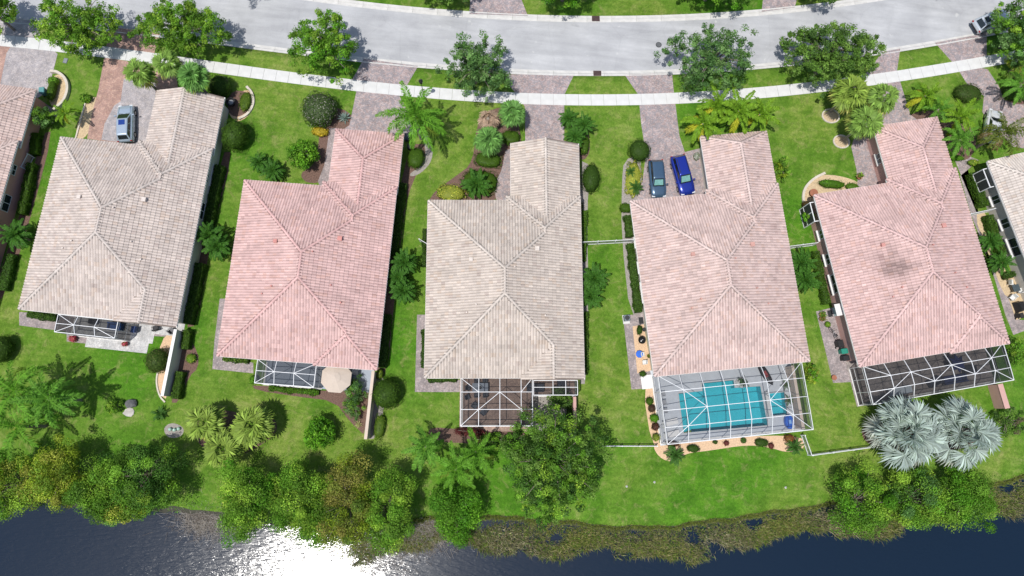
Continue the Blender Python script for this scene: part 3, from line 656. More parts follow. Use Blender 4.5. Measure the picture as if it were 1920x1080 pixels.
# pool
PO = [(3.12, -2.0), (5.8, -2.0), (5.85, -1.15), (9.4, -1.15), (9.4, -2.0), (12.25, -2.1), (12.35, -6.35), (3.08, -6.25)]
SPA = [(13.1, -3.0), (14.75, -3.0), (14.65, -5.4), (13.05, -5.4)]
local_sheet(4, 'pool_deck', rect(.35, -7.35, 16.1, .8), .03, DECK, 'pale blue grey concrete pool deck', [PO, SPA])
def basin(name, outline, depth, label):
    x, y, t = FRAMES[4]; b = B(); n = len(outline)
    for i in range(n):
        p, q = outline[i], outline[(i+1) % n]; b._add([(p[0], p[1], .029), (q[0], q[1], .029), (q[0], q[1], -depth), (p[0], p[1], -depth)], [(0, 1, 2, 3)])
    b.poly([(p[0], p[1], -depth) for p in outline])
    r = thing(name, label, 'pool', (x, y, 0), t)
    b.build('basin', MAT('pool_plaster', (.12, .56, .63), .7, .08, 1.5), r)
    obj('water', tri_sheet('water', [outline], -.09, M_poolwater()), r)
    c = np.mean(np.array(outline), axis=0)
    cop = tri_sheet('coping', [[tuple(c+(np.array(p)-c)*1.0+.16*np.sign(np.array(p)-c)) for p in outline], outline], .036, MAT('coping', (.50, .51, .52), .8, .08))
    obj('coping', cop, r)
    return r
pl = basin('swimming_pool', PO, 1.3, 'turquoise swimming pool with stepped edge under the white cage')
B().box((3.55, -4.1, -.55), (.8, 4.1, .8)).build('step', MAT('pool_step', (.10, .54, .60), .7), pl)
B().box((7.6, -1.5, -.45), (3.4, .6, .7)).build('step', MAT('pool_step', (.10, .54, .60), .7), pl)
basin('spa', SPA, .9, 'small square turquoise spa beside the swimming pool')
wf = thing('spill_wall', 'pale stone spillway wall between the pool and the spa', 'wall', hw(4, 12.75, -4.2), FRAMES[4][2])
B().box((0, 0, .2), (.42, 2.9, .36)).build('ledge', MAT('pale_stone', (.55, .55, .54), .7, .15, 4, .3, 12), wf)

# ------------------------------------------------------------------ screen cages
SCR = {1: M_screen('insect_screen_dark', .58), 2: M_screen('insect_screen_blue', .52, (.05, .058, .07)), 3: M_screen('insect_screen_mid', .42), 4: M_screen('insect_screen_clear', .30, (.06, .065, .075)), 5: M_screen('insect_screen_grey', .56)}
def cage(k, label, us, rows, diags, scr, sides=('l', 'r', 'f'), name='screen_cage'):
    x, y, t = FRAMES[k]; c = thing(name, label, 'screen cage', (x, y, 0), t, 'white screen cages behind the houses')
    bw_ = .056
    nr = len(rows); ut = [u for u in us]
    edge_l, edge_r = 'l' in sides, 'r' in sides
    P3 = lambda i, j: (us[i], rows[j][0], min(rows[j][1], 2.95) if (i == 0 and edge_l) or (i == len(us)-1 and edge_r) else rows[j][1])
    for i in range(len(us)):
        b = B()
        for j in range(nr-1): b.bar(P3(i, j), P3(i, j+1), bw_, .1)
        b.build('rafter', WHITE, c)
    for j in range(nr):
        b = B()
        for i in range(len(us)-1): b.bar(Vector(P3(i, j))+Vector((0, 0, .004)), Vector(P3(i+1, j))+Vector((0, 0, .004)), bw_*(1.25 if j in (0, nr-1) else 1), .1)
        b.build('purlin', WHITE, c)
    for (a, b_) in diags: B().bar(Vector(P3(*a))+Vector((0, 0, .012)), Vector(P3(*b_))+Vector((0, 0, .012)), bw_*.9, .06).build('brace', WHITE, c)
    for i in range(len(us)-1):
        for j in range(nr-1):
            q = [P3(i, j), P3(i+1, j), P3(i+1, j+1), P3(i, j+1)]
            obj('screen_panel', mesh_np('screen_panel', [(p[0], p[1], p[2]-.015) for p in q], np.array([[0, 1, 2, 3]]), mat=scr), c)
    vo, zo = rows[-1]
    if 'f' in sides:
        for i in range(len(us)): B().bar((us[i], vo, 0), (us[i], vo, zo-.06), bw_*.8).build('post', WHITE, c)
        B().bar((us[0], vo, .95), (us[-1], vo, .95), .035, .045).build('rail', WHITE, c)
        for i in range(len(us)-1): obj('screen_panel', mesh_np('screen_panel', [(us[i], vo, .03), (us[i+1], vo, .03), (us[i+1], vo, zo-.06), (us[i], vo, zo-.06)], np.array([[0, 1, 2, 3]]), mat=scr), c)
    for sd, u in (('l', us[0]), ('r', us[-1])):
        if sd not in sides: continue
        for j in range(nr-1):
            v, z = rows[j]; z = min(z, 2.95); B().bar((u, v, 0), (u, v, z-.06), bw_*.8).build('post', WHITE, c)
            v2, z2 = rows[j+1]; z2 = min(z2, 2.95)
            B().bar((u, v, .95), (u, v2, .95), .035, .045).build('rail', WHITE, c)
            if abs(z-z2) < .1 or True: B().bar((u, v, 2.6), (u, v2, 2.6), .035, .045).build('rail', WHITE, c)
            obj('screen_panel', mesh_np('screen_panel', [(u, v, .03), (u, v2, .03), (u, v2, z2-.06), (u, v, z-.06)], np.array([[0, 1, 2, 3]]), mat=scr), c)
    # low plinth round the foot
    b = B()
    if 'f' in sides: b.box(((us[0]+us[-1])/2, vo, .035), (us[-1]-us[0]+.2, .16, .07))
    if 'l' in sides: b.box((us[0]-.005, (vo+rows[0][0])/2, .034), (.16, abs(vo-rows[0][0])-.17, .066))
    if b.v: b.build('plinth', TRIM, c)
    return c
cage(4, 'large white screen cage over the turquoise pool', list(np.linspace(.45, 15.95, 8)), [(-.02, 2.95), (-1.72, 3.85), (-3.66, 3.9), (-5.40, 3.85), (-7.12, 2.9)],
     [((0, 0), (1, 1)), ((1, 1), (2, 2)), ((2, 2), (1, 3)), ((1, 3), (0, 4)), ((7, 0), (6, 1)), ((6, 1), (5, 2)), ((5, 2), (6, 3)), ((6, 3), (7, 4))], SCR[4])
cage(5, 'long white screen cage above the silver palms', list(np.linspace(.55, 16.25, 8)), [(-.06, 2.95), (-1.42, 3.65), (-2.78, 3.65), (-4.12, 2.9)],
     [((0, 0), (1, 1)), ((2, 1), (1, 2)), ((1, 2), (0, 3)), ((2, 1), (3, 2)), ((3, 2), (4, 1)), ((4, 1), (5, 2)), ((5, 2), (6, 1)), ((6, 1), (7, 0)), ((6, 2), (7, 3))], SCR[5])
cage(3, 'square white screen cage over brown pavers, middle house', [3.78, 5.66, 7.87, 10.1, 11.3], [(-.04, 3.0), (-1.5, 3.05), (-3.3, 3.05), (-5.0, 2.95)],
     [((0, 0), (1, 1)), ((3, 1), (4, 0)), ((2, 1), (1, 2)), ((1, 2), (0, 3)), ((2, 1), (3, 2)), ((3, 2), (4, 3))], SCR[3])
cage(3, 'narrow white screen bay right of the square cage, middle house', [11.42, 13.46, 14.8, 16.05], [(-.3, 2.95), (-1.02, 3.0), (-1.83, 2.9)], [], SCR[3], ('r', 'f'))
cage(2, 'three bay white screen cage beside the tan parasol', [4.17, 6.2, 8.25, 10.36], [(-.05, 2.95), (-1.23, 3.35), (-2.52, 2.9)], [((0, 0), (1, 1)), ((1, 1), (0, 2)), ((3, 0), (2, 1)), ((2, 1), (3, 2))], SCR[2])
cage(1, 'three bay white screen cage of the left beige house', [4.08, 6.2, 8.35, 10.45], [(-.12, 2.95), (-1.1, 3.35), (-2.0, 2.9)], [((0, 0), (1, 1)), ((1, 1), (0, 2)), ((2, 1), (3, 2))], SCR[1])

# garden walls
def garden_wall(k, label, mat, u=16.2, v0=-.35, v1=-7.4, h=2.1, w=.24, panel=True):
    x, y, t = FRAMES[k]; g = thing('garden_wall', label, 'wall', (x, y, 0), t, 'garden walls running from the houses')
    B().box((u, (v0+v1)/2, h/2), (w, abs(v1-v0), h)).build('wall_panel', mat, g)
    B().box((u, (v0+v1)/2, h+.03), (w+.08, abs(v1-v0)+.06, .06)).build('wall_cap', TRIM if k == 1 else mat, g)
garden_wall(1, 'long white garden wall below the left beige house', WALL1)
garden_wall(2, 'tan garden wall below the pink house', WALL2)
garden_wall(3, 'pinkish garden wall below the middle house', WALL5, 15.85, -2.0, -5.3, 1.8)
garden_wall(4, 'tan garden wall inside the pool cage', WALL3, 15.45, -.3, -7.0, 1.7)
garden_wall(5, 'salmon garden wall beyond the long right cage', WALL5, 15.6, -4.4, -7.0, 1.6, .5)

# fences
def fence(pa, pb, label, h=1.5, gap=.14):
    a, b = np.array(pa)[:2], np.array(pb)[:2]; d = b-a; l = np.hypot(*d); ang = math.atan2(d[1], d[0])
    f = thing('picket_fence', label, 'fence', (a[0], a[1], 0), ang, 'white aluminium fences between the yards')
    n = max(1, round(l/2.2))
    for i in range(n+1): B().box((l*i/n, 0, h/2), (.1, .1, h)).build('post', WHITE, f)
    for z in (.18, h-.12): B().box((l/2, 0, z), (l-.1, .055, .07)).build('rail', WHITE, f)
    m = B()
    for i in range(int(l/gap)): m.box((gap*(i+.5), 0, h/2), (.03, .03, h-.2))
    o = m.build('pickets', WHITE, f); o['kind'] = 'stuff'
fence(P(1088, 454, 1.4), P(1189, 449, 1.4), 'white picket fence between the middle and pool houses')
fence(P(1478, 462, 1.4), P(1533, 455, 1.4), 'white picket fence between the pool house and right pink house')
fence(P(1820, 401, 1.4), P(1866, 391, 1.4), 'white picket fence between the two right houses')
fence(P(1130, 836), P(1228, 836), 'white fence from the big tree to the pool cage', 1.2)
fence(P(1501, 816), P(1514, 853), 'short white gate fence at the pool cage corner', 1.2)
fence(P(1516, 853), P(1628, 838), 'low white fence running to the silver palms', 1.2)
fence(hw(1, 16.3, 16.3), P(408, 315), 'short white gate between the two left houses', 1.3)
fence(P(788, 453), hw(3, .4, 14.6), 'short white gate left of the middle house', 1.2)
fence(hw(0, 16.3, 17.6), P(65, 296), 'short white gate by the far left house', 1.3)

# ------------------------------------------------------------------ plants
GA = PI*(3-math.sqrt(5))
def leaf_quads(C, size, rng, up=.55, aspect=.5, out=None):
    n = len(C); N = rng.normal(0, 1, (n, 3)); N /= np.linalg.norm(N, axis=1, keepdims=True); N[:, 2] += up
    if out is not None: N = N*.55+out
    N /= np.linalg.norm(N, axis=1, keepdims=True)
    T = np.cross(N, rng.normal(0, 1, (n, 3))); T /= np.linalg.norm(T, axis=1, keepdims=True)+1e-9; Bn = np.cross(N, T)
    s = (size*(.65+.7*rng.random(n)))[:, None]/2
    V = np.stack([C-T*s, C+Bn*s*aspect, C+T*s, C-Bn*s*aspect], 1).reshape(-1, 3)
    return V, (np.arange(n)*4)[:, None]+np.arange(4)[None]
def leaf_cols(n, cols, rng, jit=.22, grp=None):
    cols = np.array(cols); idx = rng.integers(0, len(cols), n) if grp is None else grp
    c = cols[idx]*np.exp(rng.normal(0, jit, (n, 1))); return np.clip(c, 0, .8)
def tube(b, pts, r0, r1, n=6):
    m = len(pts)
    for i in range(m-1): b.cone(pts[i], pts[i+1], r0+(r1-r0)*i/(m-1), r0+(r1-r0)*(i+1)/(m-1), n, False)
OAK = [(0.094, 0.187, 0.031), (0.122, 0.232, 0.037), (0.160, 0.277, 0.051), (0.075, 0.152, 0.034)]
OAKG = [(0.087, 0.193, 0.048), (0.116, 0.231, 0.062), (0.154, 0.270, 0.087), (0.067, 0.144, 0.042)]
BRIGHT = [(0.089, 0.248, 0.016), (0.119, 0.307, 0.020), (0.067, 0.190, 0.016), (0.164, 0.350, 0.027)]
YEL = [(0.210, 0.294, 0.023), (0.280, 0.361, 0.039), (0.159, 0.267, 0.029), (0.333, 0.361, 0.057)]
MIDG = [(0.115, 0.262, 0.024), (0.168, 0.331, 0.033), (0.233, 0.382, 0.041), (0.096, 0.201, 0.023)]
RUST = [(0.199, 0.198, 0.040), (0.159, 0.198, 0.034), (0.238, 0.228, 0.053), (0.109, 0.182, 0.026)]
DARKG = [(0.050, 0.126, 0.020), (0.071, 0.168, 0.025), (0.092, 0.202, 0.030), (0.041, 0.101, 0.017)]
def tree(px, py, hz, rpx, rypx, label, cols, seed, ncl=110, nl=70, clr=.55, leaf=.26, rz=None, zmin=-.45, name='oak_tree', group='street oaks along the kerb', cat='tree', spread=2.4, lobe=1.0, tonev=.15):
    rng = np.random.default_rng(seed); m = mpp(px, py, hz); rx, ry = rpx*m, rypx*m; w = P(px, py, hz)
    rz = rz or min(rx, ry)*.72
    ncl = int(ncl*1.35); nl = int(nl*1.5); leaf = leaf*.78
    t = thing(name, label, cat, (w[0], w[1], 0), 0, group)
    D = rng.normal(0, 1, (ncl*3, 3)); D /= np.linalg.norm(D, axis=1, keepdims=True); D = D[D[:, 2] > zmin][:ncl]
    R = rng.random(len(D))**(1/spread); lob = 1+lobe*(.10*np.sin(3*np.arctan2(D[:, 1], D[:, 0])+seed)+.08*np.sin(5*np.arctan2(D[:, 1], D[:, 0])+seed*2.3))+rng.normal(0, .06*lobe, len(D))
    C = D*R[:, None]*(np.array([rx-clr*.8, ry-clr*.8, rz])*lob[:, None])+np.array([0, 0, hz])
    C[:, 2] = np.maximum(C[:, 2], .5)
    k = (nl*(.6+.8*rng.random(len(C)))).astype(int); own = np.repeat(np.arange(len(C)), k)
    off = rng.normal(0, 1, (len(own), 3)); off /= np.linalg.norm(off, axis=1, keepdims=True)
    rad = clr*(.55+.75*rng.random(len(C)))
    off *= (rng.random(len(own))**(.3 if clr > .7 else .45)*rad[own])[:, None]; off[:, 2] *= .75
    pts = C[own]+off; pts[:, 2] = np.maximum(pts[:, 2], .15)
    V, F = leaf_quads(pts, leaf, rng, .75, .55, out=off/(rad[own][:, None])*.9)
    tone = np.array(cols)[rng.integers(0, len(cols), len(C))]*np.exp(rng.normal(0, tonev, (len(C), 1)))
    col = np.clip(tone[own]*np.exp(rng.normal(0, .22, (len(own), 1))), 0, .7)
    obj('crown', mesh_np('crown', V, F, col, LEAF), t)
    b = B(); r0 = .05*max(rx, 2.2)+.03; top = hz-rz*.35
    tube(b, [(0, 0, -.05), (.05, .03, top*.5), (.0, .06, max(top, .6))], r0, r0*.75, 8)
    for c in C[rng.permutation(len(C))[:26]]:
        s = Vector((0, .05, max(top, .6)-.1)); e = Vector(c); mid = s.lerp(e, .5)+Vector((0, 0, .25*rz))
        tube(b, [s, mid, e], r0*.34, .018, 5)
    b.build('trunk', BARK, t, smooth=True)
    return t
S = 'street oaks along the kerb'
tree(148, 48, 3.6, 92, 62, 'broad street oak by the sidewalk at the top left, second from the left edge', MIDG, 1, 150, 62, .55, .28)
tree(340, 50, 3.8, 94, 62, 'broad street oak above the three clustered fan palms', MIDG, 2, 165, 62, .55, .28)
tree(606, 88, 4.0, 70, 72, 'street oak above the flowering round shrub, left of the tall palm', BRIGHT[:2]+MIDG, 3, 150, 62, .55, .27)
tree(890, 125, 3.6, 70, 68, 'spiky dark green street oak over the sidewalk, left of centre', OAKG, 4, 135, 55, .5, .27)
tree(1335, 112, 4.0, 94, 74, 'large open grey green street oak beside the manhole', OAKG, 5, 150, 55, .55, .27)
tree(1557, 106, 3.7, 98, 72, 'dense dark street oak left of the trapezoid verge at right', OAK, 6, 215, 66, .55, .27)
tree(1916, 58, 3.6, 62, 64, 'street oak covering the parked silver vehicle at the top right', MIDG+OAKG, 7, 140, 60, .55, .28)
tree(-12, 25, 3.4, 48, 52, 'street oak cut off at the top left corner', MIDG, 8, 90, 60, .55, .28)
G2 = 'oaks across the street'
tree(832, -40, 4.0, 58, 54, 'oak across the street beside the centre paver driveway', OAK, 9, 110, 60, .55, .28, group=G2)
tree(1060, -38, 4.0, 66, 62, 'oak across the street above the kerb drain', BRIGHT+DARKG, 10, 130, 62, .55, .28, group=G2)
tree(1342, -42, 4.2, 90, 62, 'wide oak across the street above the open grey green oak', OAK+BRIGHT, 11, 160, 62, .55, .28, group=G2)
tree(1545, -52, 4.2, 66, 54, 'oak across the street at the top, right of the small driveway', OAK, 12, 110, 60, .55, .28, group=G2)
tree(455, -72, 4.2, 60, 58, 'oak across the street whose shadow falls on the road at left', OAK, 13, 100, 60, .55, .28, group=G2)
tree(1800, -75, 4.2, 58, 55, 'oak across the street above the top right road bend', OAK, 14, 90, 60, .55, .28, group=G2)
G3 = 'trees on the lake bank'
def shore(px, py, rx, ry, label, cols, seed, hz=3.6, ncl=80, name='bank_tree', **kw): return tree(px, py, hz, rx*1.0, ry*1.02, label, cols, seed, int(ncl*.62), kw.pop('nl', 235), kw.pop('clr', .95), kw.pop('leaf', .21), name=name, group=G3, spread=5.5, lobe=1.5, tonev=.18, **kw)
shore(28, 905, 62, 68, 'yellow green bank tree in the lower left corner', YEL+MIDG, 21)
shore(105, 890, 58, 72, 'golden green bank tree second from the lower left corner', YEL, 22)
shore(185, 915, 52, 62, 'green bank tree between the golden and the dark bank trees', MIDG, 23)
shore(272, 890, 78, 68, 'dark green bank tree with yellow tips below the glass floats', MIDG+DARKG, 24, ncl=100)
shore(228, 950, 62, 36, 'low yellow green bank tree leaning over the left water', YEL+MIDG, 25, 2.2, 55)
shore(462, 935, 64, 76, 'green bank tree below the yellow green fan palms', MIDG+BRIGHT[:1], 26, ncl=95)
shore(560, 930, 58, 68, 'mid green bank tree left of the golden brown bank tree', MIDG, 27)
shore(652, 945, 58, 90, 'golden brown bank tree above the sun glint', RUST+YEL[:1], 28, 4.2, 90)
shore(728, 955, 58, 82, 'dense green bank tree right of the golden brown bank tree', MIDG, 29, ncl=95)
shore(590, 985, 60, 38, 'low green bank tree leaning over the sun glint', MIDG, 30, 2.2, 50)
shore(854, 962, 54, 53, 'rounded bright green bank tree between cypress group and big tree', BRIGHT+MIDG[:1], 31, 2.8, 85)
tree(1040, 862, 4.2, 108, 112, 'big feathery dark green tree below the middle screen cage', OAK+MIDG+DARKG[:2], 32, 260, 66, .62, .27, name='shade_tree', group='', spread=2.6)
shore(1612, 940, 62, 66, 'bright green bank tree left of the pair below the silver palms', BRIGHT+MIDG, 33, 3.0, 85)
shore(1715, 935, 62, 62, 'grey green bank tree directly below the silver palms', MIDG+OAKG[:1], 34, 3.0, 80)
shore(1805, 932, 60, 64, 'mid green bank tree at the right end of the bank group', BRIGHT[:1]+MIDG, 35, 3.0, 80)
tree(600, 812, 1.5, 33, 34, 'round glossy bright green bush tree on the back lawn', BRIGHT, 40, 70, 46, .42, .26, name='round_tree', group='', rz=1.5, spread=3.5)
tree(568, 290, 1.6, 33, 33, 'round glossy green bush tree left of the pink garage', BRIGHT+MIDG[:1], 41, 65, 46, .42, .27, name='round_tree', group='', rz=1.5, spread=3.5)
tree(1466, 316, 1.0, 17, 27, 'loose green shrub against the pool house garage wall', MIDG+YEL[:1], 42, 40, 42, .32, .2, name='shrub', group='', cat='shrub', rz=1.0)
tree(82, 218, 1.6, 24, 24, 'loose silvery green shrub by the far left house', MIDG+OAKG, 43, 45, 42, .38, .2, name='shrub', group='', cat='shrub', rz=1.2)
tree(1515, 410, 1.0, 15, 14, 'small broad leaved shrub at the right pink house entry', BRIGHT, 44, 14, 30, .3, .3, name='shrub', group='', cat='shrub', rz=.7)
tree(1522, 702, .8, 14, 24, 'loose yellow green shrub right of the pool cage', BRIGHT+YEL, 45, 26, 36, .3, .2, name='shrub', group='', cat='shrub', rz=.8)
tree(1905, 660, 1.2, 22, 30, 'leafy green shrub at the lower corner of the right pink house', BRIGHT[:1]+MIDG, 46, 40, 40, .4, .22, name='shrub', group='', cat='shrub', rz=1.0)
tree(665, 748, 1.0, 26, 46, 'grey green spreading shrub left of the tan garden wall', OAKG+MIDG[:2], 47, 75, 50, .36, .16, name='shrub', group='', cat='shrub', rz=1.0)
tree(1050, 745, 1.2, 26, 24, 'small tree behind the big feathery tree, by the middle cage', OAK, 48, 40, 45, .4, .22, name='shrub', group='', cat='shrub', rz=1.1)
tree(930, 828, .6, 48, 20, 'low dark undergrowth below the middle screen cage', DARKG+MIDG, 49, 60, 45, .36, .2, name='shrub', group='', cat='shrub', rz=.6)
tree(880, 810, .5, 38, 10, 'dark red ground shrub along the middle screen cage', [(.12, .028, .03), (.09, .03, .028), (.15, .04, .04)], 50, 50, 42, .3, .16, name='shrub', group='', cat='shrub', rz=.45)
tree(213, 762, .8, 18, 16, 'small bush beside the grey boulder on the back lawn', MIDG+YEL[:1], 51, 26, 40, .3, .18, name='shrub', group='', cat='shrub', rz=.7)
tree(1888, 790, 1.0, 40, 34, 'tangled brush at the right edge beside the silver palms', OAK+[(.16, .13, .08)], 52, 50, 42, .4, .2, name='shrub', group='', cat='shrub', rz=.9)
tree(1905, 125, 1.2, 26, 30, 'ochre green shrub by the right edge sidewalk', YEL+OAK, 53, 40, 40, .4, .2, name='shrub', group='', cat='shrub', rz=1.0)

def ball(px, py, hz, rpx, rypx, label, cols, seed, rz=None, name='clipped_shrub', n=1.0, leaf=.13, squ=2.0, group='clipped round shrubs', lump=.065):
    """clipped shrub: leafy skin round a dark twiggy core, one mesh"""
    rng = np.random.default_rng(seed); m = mpp(px, py, hz); rx, ry = rpx*m, rypx*m; rz = rz or hz; w = P(px, py, hz)
    N = int(n*900*(rx*ry+rx*rz+ry*rz)/3)
    D = rng.normal(0, 1, (N, 3)); D /= np.linalg.norm(D, axis=1, keepdims=True)
    lob = 1+lump*np.sin(4*D[:, 0]*2+seed)+lump*np.sin(5*D[:, 1]*2+2*seed)*np.cos(4*D[:, 2])
    sq = 1/np.maximum(np.sum(np.abs(D)**squ, axis=1)**(1/squ), 1e-6)
    C = D*(sq*lob*(1-.10*rng.random(N)**2))[:, None]*np.array([rx, ry, rz]); C[:, 2] += hz
    k = C[:, 2] > .02; C, D = C[k], D[k]
    V, F = leaf_quads(C, leaf, rng, .2, .6, out=D*1.1); col = leaf_cols(len(C), cols, rng, .25)
    pat = 1+.3*np.sin(C[:, 0]*3.1+seed)*np.sin(C[:, 1]*2.7+1)*np.sin(C[:, 2]*3+seed); col = col*pat[:, None]
    a, b = 14, 9; cv = []
    for j in range(b+1):
        for i in range(a):
            d = np.array([math.cos(2*PI*i/a)*math.sin(PI*j/b), math.sin(2*PI*i/a)*math.sin(PI*j/b), math.cos(PI*j/b)])
            d = d/np.sum(np.abs(d)**squ)**(1/squ); p = d*.86*np.array([rx, ry, rz]); p[2] = max(p[2]+hz, 0.0); cv.append(p)
    cf = np.array([(j*a+i, (j+1)*a+i, (j+1)*a+(i+1) % a, j*a+(i+1) % a) for j in range(b) for i in range(a)])
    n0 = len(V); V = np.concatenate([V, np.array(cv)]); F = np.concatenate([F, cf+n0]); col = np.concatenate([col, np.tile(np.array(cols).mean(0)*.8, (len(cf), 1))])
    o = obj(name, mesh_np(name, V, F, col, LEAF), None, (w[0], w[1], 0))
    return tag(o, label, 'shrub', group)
BG = [(.04, .09, .012), (.055, .115, .016), (.07, .135, .022), (.032, .07, .012)]
BL = [(.065, .14, .012), (.085, .17, .016), (.05, .11, .012)]
LIME = [(.44, .46, .06), (.55, .54, .10), (.34, .40, .05), (.20, .28, .04)]
ball(598, 205, 1.5, 35, 36, 'largest clipped shrub, speckled with white flowers, left of the pink driveway', BG+[(.30, .30, .24)], 61, 1.5, leaf=.15)
ball(441, 253, 1.5, 26, 32, 'smooth clipped ball beside the left beige garage', BL+BG, 62, 1.5)
ball(412, 162, 1.2, 22, 24, 'dark clipped ball behind the left beige garage roof', BG, 63, 1.2)
ball(1108, 334, .9, 18, 31, 'tall oval clipped shrub right of the middle house', BG, 64, .9)
ball(1199, 282, .9, 22, 23, 'clipped ball beside the two blue cars', BG, 65, .9)
ball(725, 738, 1.5, 29, 32, 'big clipped ball right of the tan garden wall', BG+BL, 66, 1.5)
ball(295, 676, 1.2, 23, 26, 'clipped ball left of the white garden wall', BG+[(.14, .16, .05)], 67, 1.2)
ball(1815, 175, .8, 28, 20, 'wide clipped mound beside the right edge driveway', BG+[(.10, .12, .04)], 68, .8)
ball(780, 296, .6, 17, 22, 'low clipped mound right of the pink garage', BL, 69, .6, squ=2.6)
ball(3, 655, 1.1, 20, 30, 'clipped shrub cut by the left edge of the picture', BG, 70, 1.1)
ball(915, 300, .45, 26, 15, 'flat clipped hedge mound under the lower front fan palm', BL, 71, .45, squ=4)
ball(958, 258, .5, 18, 14, 'flat clipped hedge mound under the upper front fan palm', BL, 72, .5, squ=4)
ball(900, 342, .45, 36, 26, 'flat clipped mound under the dark palm by the middle house', BL, 73, .45, squ=3)
ball(1096, 272, .5, 9, 20, 'narrow clipped mound right of the middle garage palms', BL, 74, .5, squ=3)
ball(845, 362, .5, 30, 18, 'pale yellow green shrub mass at the middle house corner', LIME+BL[:1], 75, .5, lump=.1, leaf=.17)
ball(1187, 335, .45, 16, 38, 'lime yellow shrub strip left of the grey blue car', LIME, 76, .45, lump=.1, leaf=.18)
ball(600, 247, .45, 16, 10, 'golden yellow shrub below the white flowered shrub', [(.52, .38, .03), (.6, .46, .05), (.4, .33, .03)], 77, .45, lump=.1, leaf=.17)
ball(1085, 388, .5, 9, 10, 'dark brown green clipped cube beside the middle house', [(.05, .06, .02), (.07, .07, .03)], 78, .5, squ=4)
ball(1173, 390, .5, 11, 9, 'bright green clipped cube at the pool house corner', BL, 79, .5, squ=5)
ball(712, 701, .5, 7, 9, 'small bright clipped cube above the big ball', LIME[2:]+BL, 80, .5, squ=5)
ball(712, 800, .45, 11, 24, 'low green strip shrub below the big clipped ball', BL+LIME[3:], 81, .45, squ=3, lump=.1)
ball(358, 672, .4, 10, 10, 'low yellow green plant right of the white garden wall', LIME[2:]+BRIGHT, 82, .4, lump=.12)
ball(460, 190, .4, 12, 22, 'low leafy edging shrub in the curved garage bed', BL+LIME[3:], 83, .4, lump=.15)
ball(98, 170, .5, 7, 22, 'small curved hedge beside the teal bin', BL, 84, .5, lump=.12, squ=3)
ball(100, 152, .4, 12, 10, 'leafy tuft at the tip of the curved white edging', BRIGHT+LIME[3:], 85, .45, lump=.15)
ball(1560, 345, .5, 28, 9, 'green shrub row in the tan gravel bed', BRIGHT[:2]+BL, 86, .5, lump=.15)
ball(1598, 350, .4, 14, 8, 'green shrub clump beside the right pink house walk', BL+MIDG, 87, .4, lump=.15)
ball(1512, 384, .5, 9, 8, 'reddish brown shrub at the right pink house corner', [(.13, .06, .03), (.10, .09, .03)], 88, .5, lump=.15)
ball(1900, 172, .5, 22, 20, 'rounded green hedge by the right edge driveway', BL+BG, 89, .5, squ=2.6)
ball(1793, 296, .4, 16, 6, 'low bright green edging under the right palms', BRIGHT, 90, .4, lump=.1)
ball(1825, 305, .4, 11, 7, 'lime green shrub near the cream house corner', LIME[1:]+BRIGHT, 91, .4, lump=.12)
ball(1552, 608, .25, 6, 6, 'lime green potted ball on the right narrow patio', LIME[2:]+BRIGHT, 92, .3)
ball(1199, 619, .4, 6, 10, 'small dark shrub on the pool house gravel strip', BG, 93, .45)
ball(1205, 701, .35, 7, 6, 'small round shrub beside the white step', BG+BL, 94, .35)
ball(1300, 841, .35, 13, 8, 'oval dark shrub in the peach gravel, left', BG, 95, .35)
ball(1341, 829, .22, 5, 4, 'tiny dark shrub in the peach gravel, first of the row', BG, 96, .25)
ball(1362, 831, .22, 6, 5, 'small red shrub in the peach gravel row', [(.2, .05, .05), (.15, .06, .04)], 97, .25, lump=.15)
ball(1394, 826, .25, 6, 6, 'small dark shrub in the middle of the peach gravel', DARKG+[(.10, .05, .03)], 98, .28)
ball(1428, 830, .3, 14, 8, 'flat oval dark shrub in the peach gravel, right', BG, 99, .3, squ=2.5)
ball(1446, 836, .25, 6, 6, 'small red brown shrub right of the flat oval shrub', [(.2, .05, .05), (.13, .06, .04)], 100, .28, lump=.15)
ball(1480, 822, .35, 11, 8, 'orange and red croton at the right end of the peach gravel', [(.35, .17, .04), (.22, .05, .04), (.12, .12, .03)], 101, .35, lump=.15)
ball(1262, 832, .3, 14, 6, 'red leaved shrub below the pool cage corner', [(.18, .05, .04), (.10, .08, .03)], 102, .3, lump=.15)
for i, (x, y, c, l) in enumerate([(1218, 752, BL, 'upper green shrub left of the pool cage'), (1222, 766, [(.1, .04, .04), (.08, .07, .03)], 'dark red shrub left of the pool cage'), (1227, 784, BRIGHT, 'wide green shrub left of the pool cage'), (1229, 800, [(.13, .05, .04), (.08, .05, .03)], 'lower red brown shrub left of the pool cage'), (1230, 820, LIME[1:]+BL, 'yellow green shrub at the lower left of the pool cage')]):
    ball(x, y, .4, 8+2*(i == 2), 8, l, c, 110+i, .45, lump=.15)
ball(625, 765-40+5, .3, 4, 4, 'small tuft below the tan parasol', BL, 118, .3)
ball(475, 712, .45, 8, 10, 'loose green shrub left of the pink house cage', BRIGHT, 119, .5, lump=.15)
ball(1306, 293, .45, 6, 8, 'white flowering potted shrub by the pool house garage', [(.6, .6, .58), (.12, .2, .05)], 120, .5)
ball(161, 184, .45, 9, 9, 'small palm like tuft left of the terracotta driveway', BRIGHT+MIDG, 121, .45, lump=.2, leaf=.25)
for i, (x, y, l) in enumerate([(136, 635, 'pink flowers at the left end of the pale terrace'), (234, 645, 'pink flowers at the right end of the pale terrace')]):
    ball(x, y, .35, 8-2*i, 7-2*i, l, [(.62, .06, .13), (.75, .12, .2), (.12, .17, .04)], 122+i, .4, lump=.12, name='flowering_plant', group='pink flowers on the pale terrace')
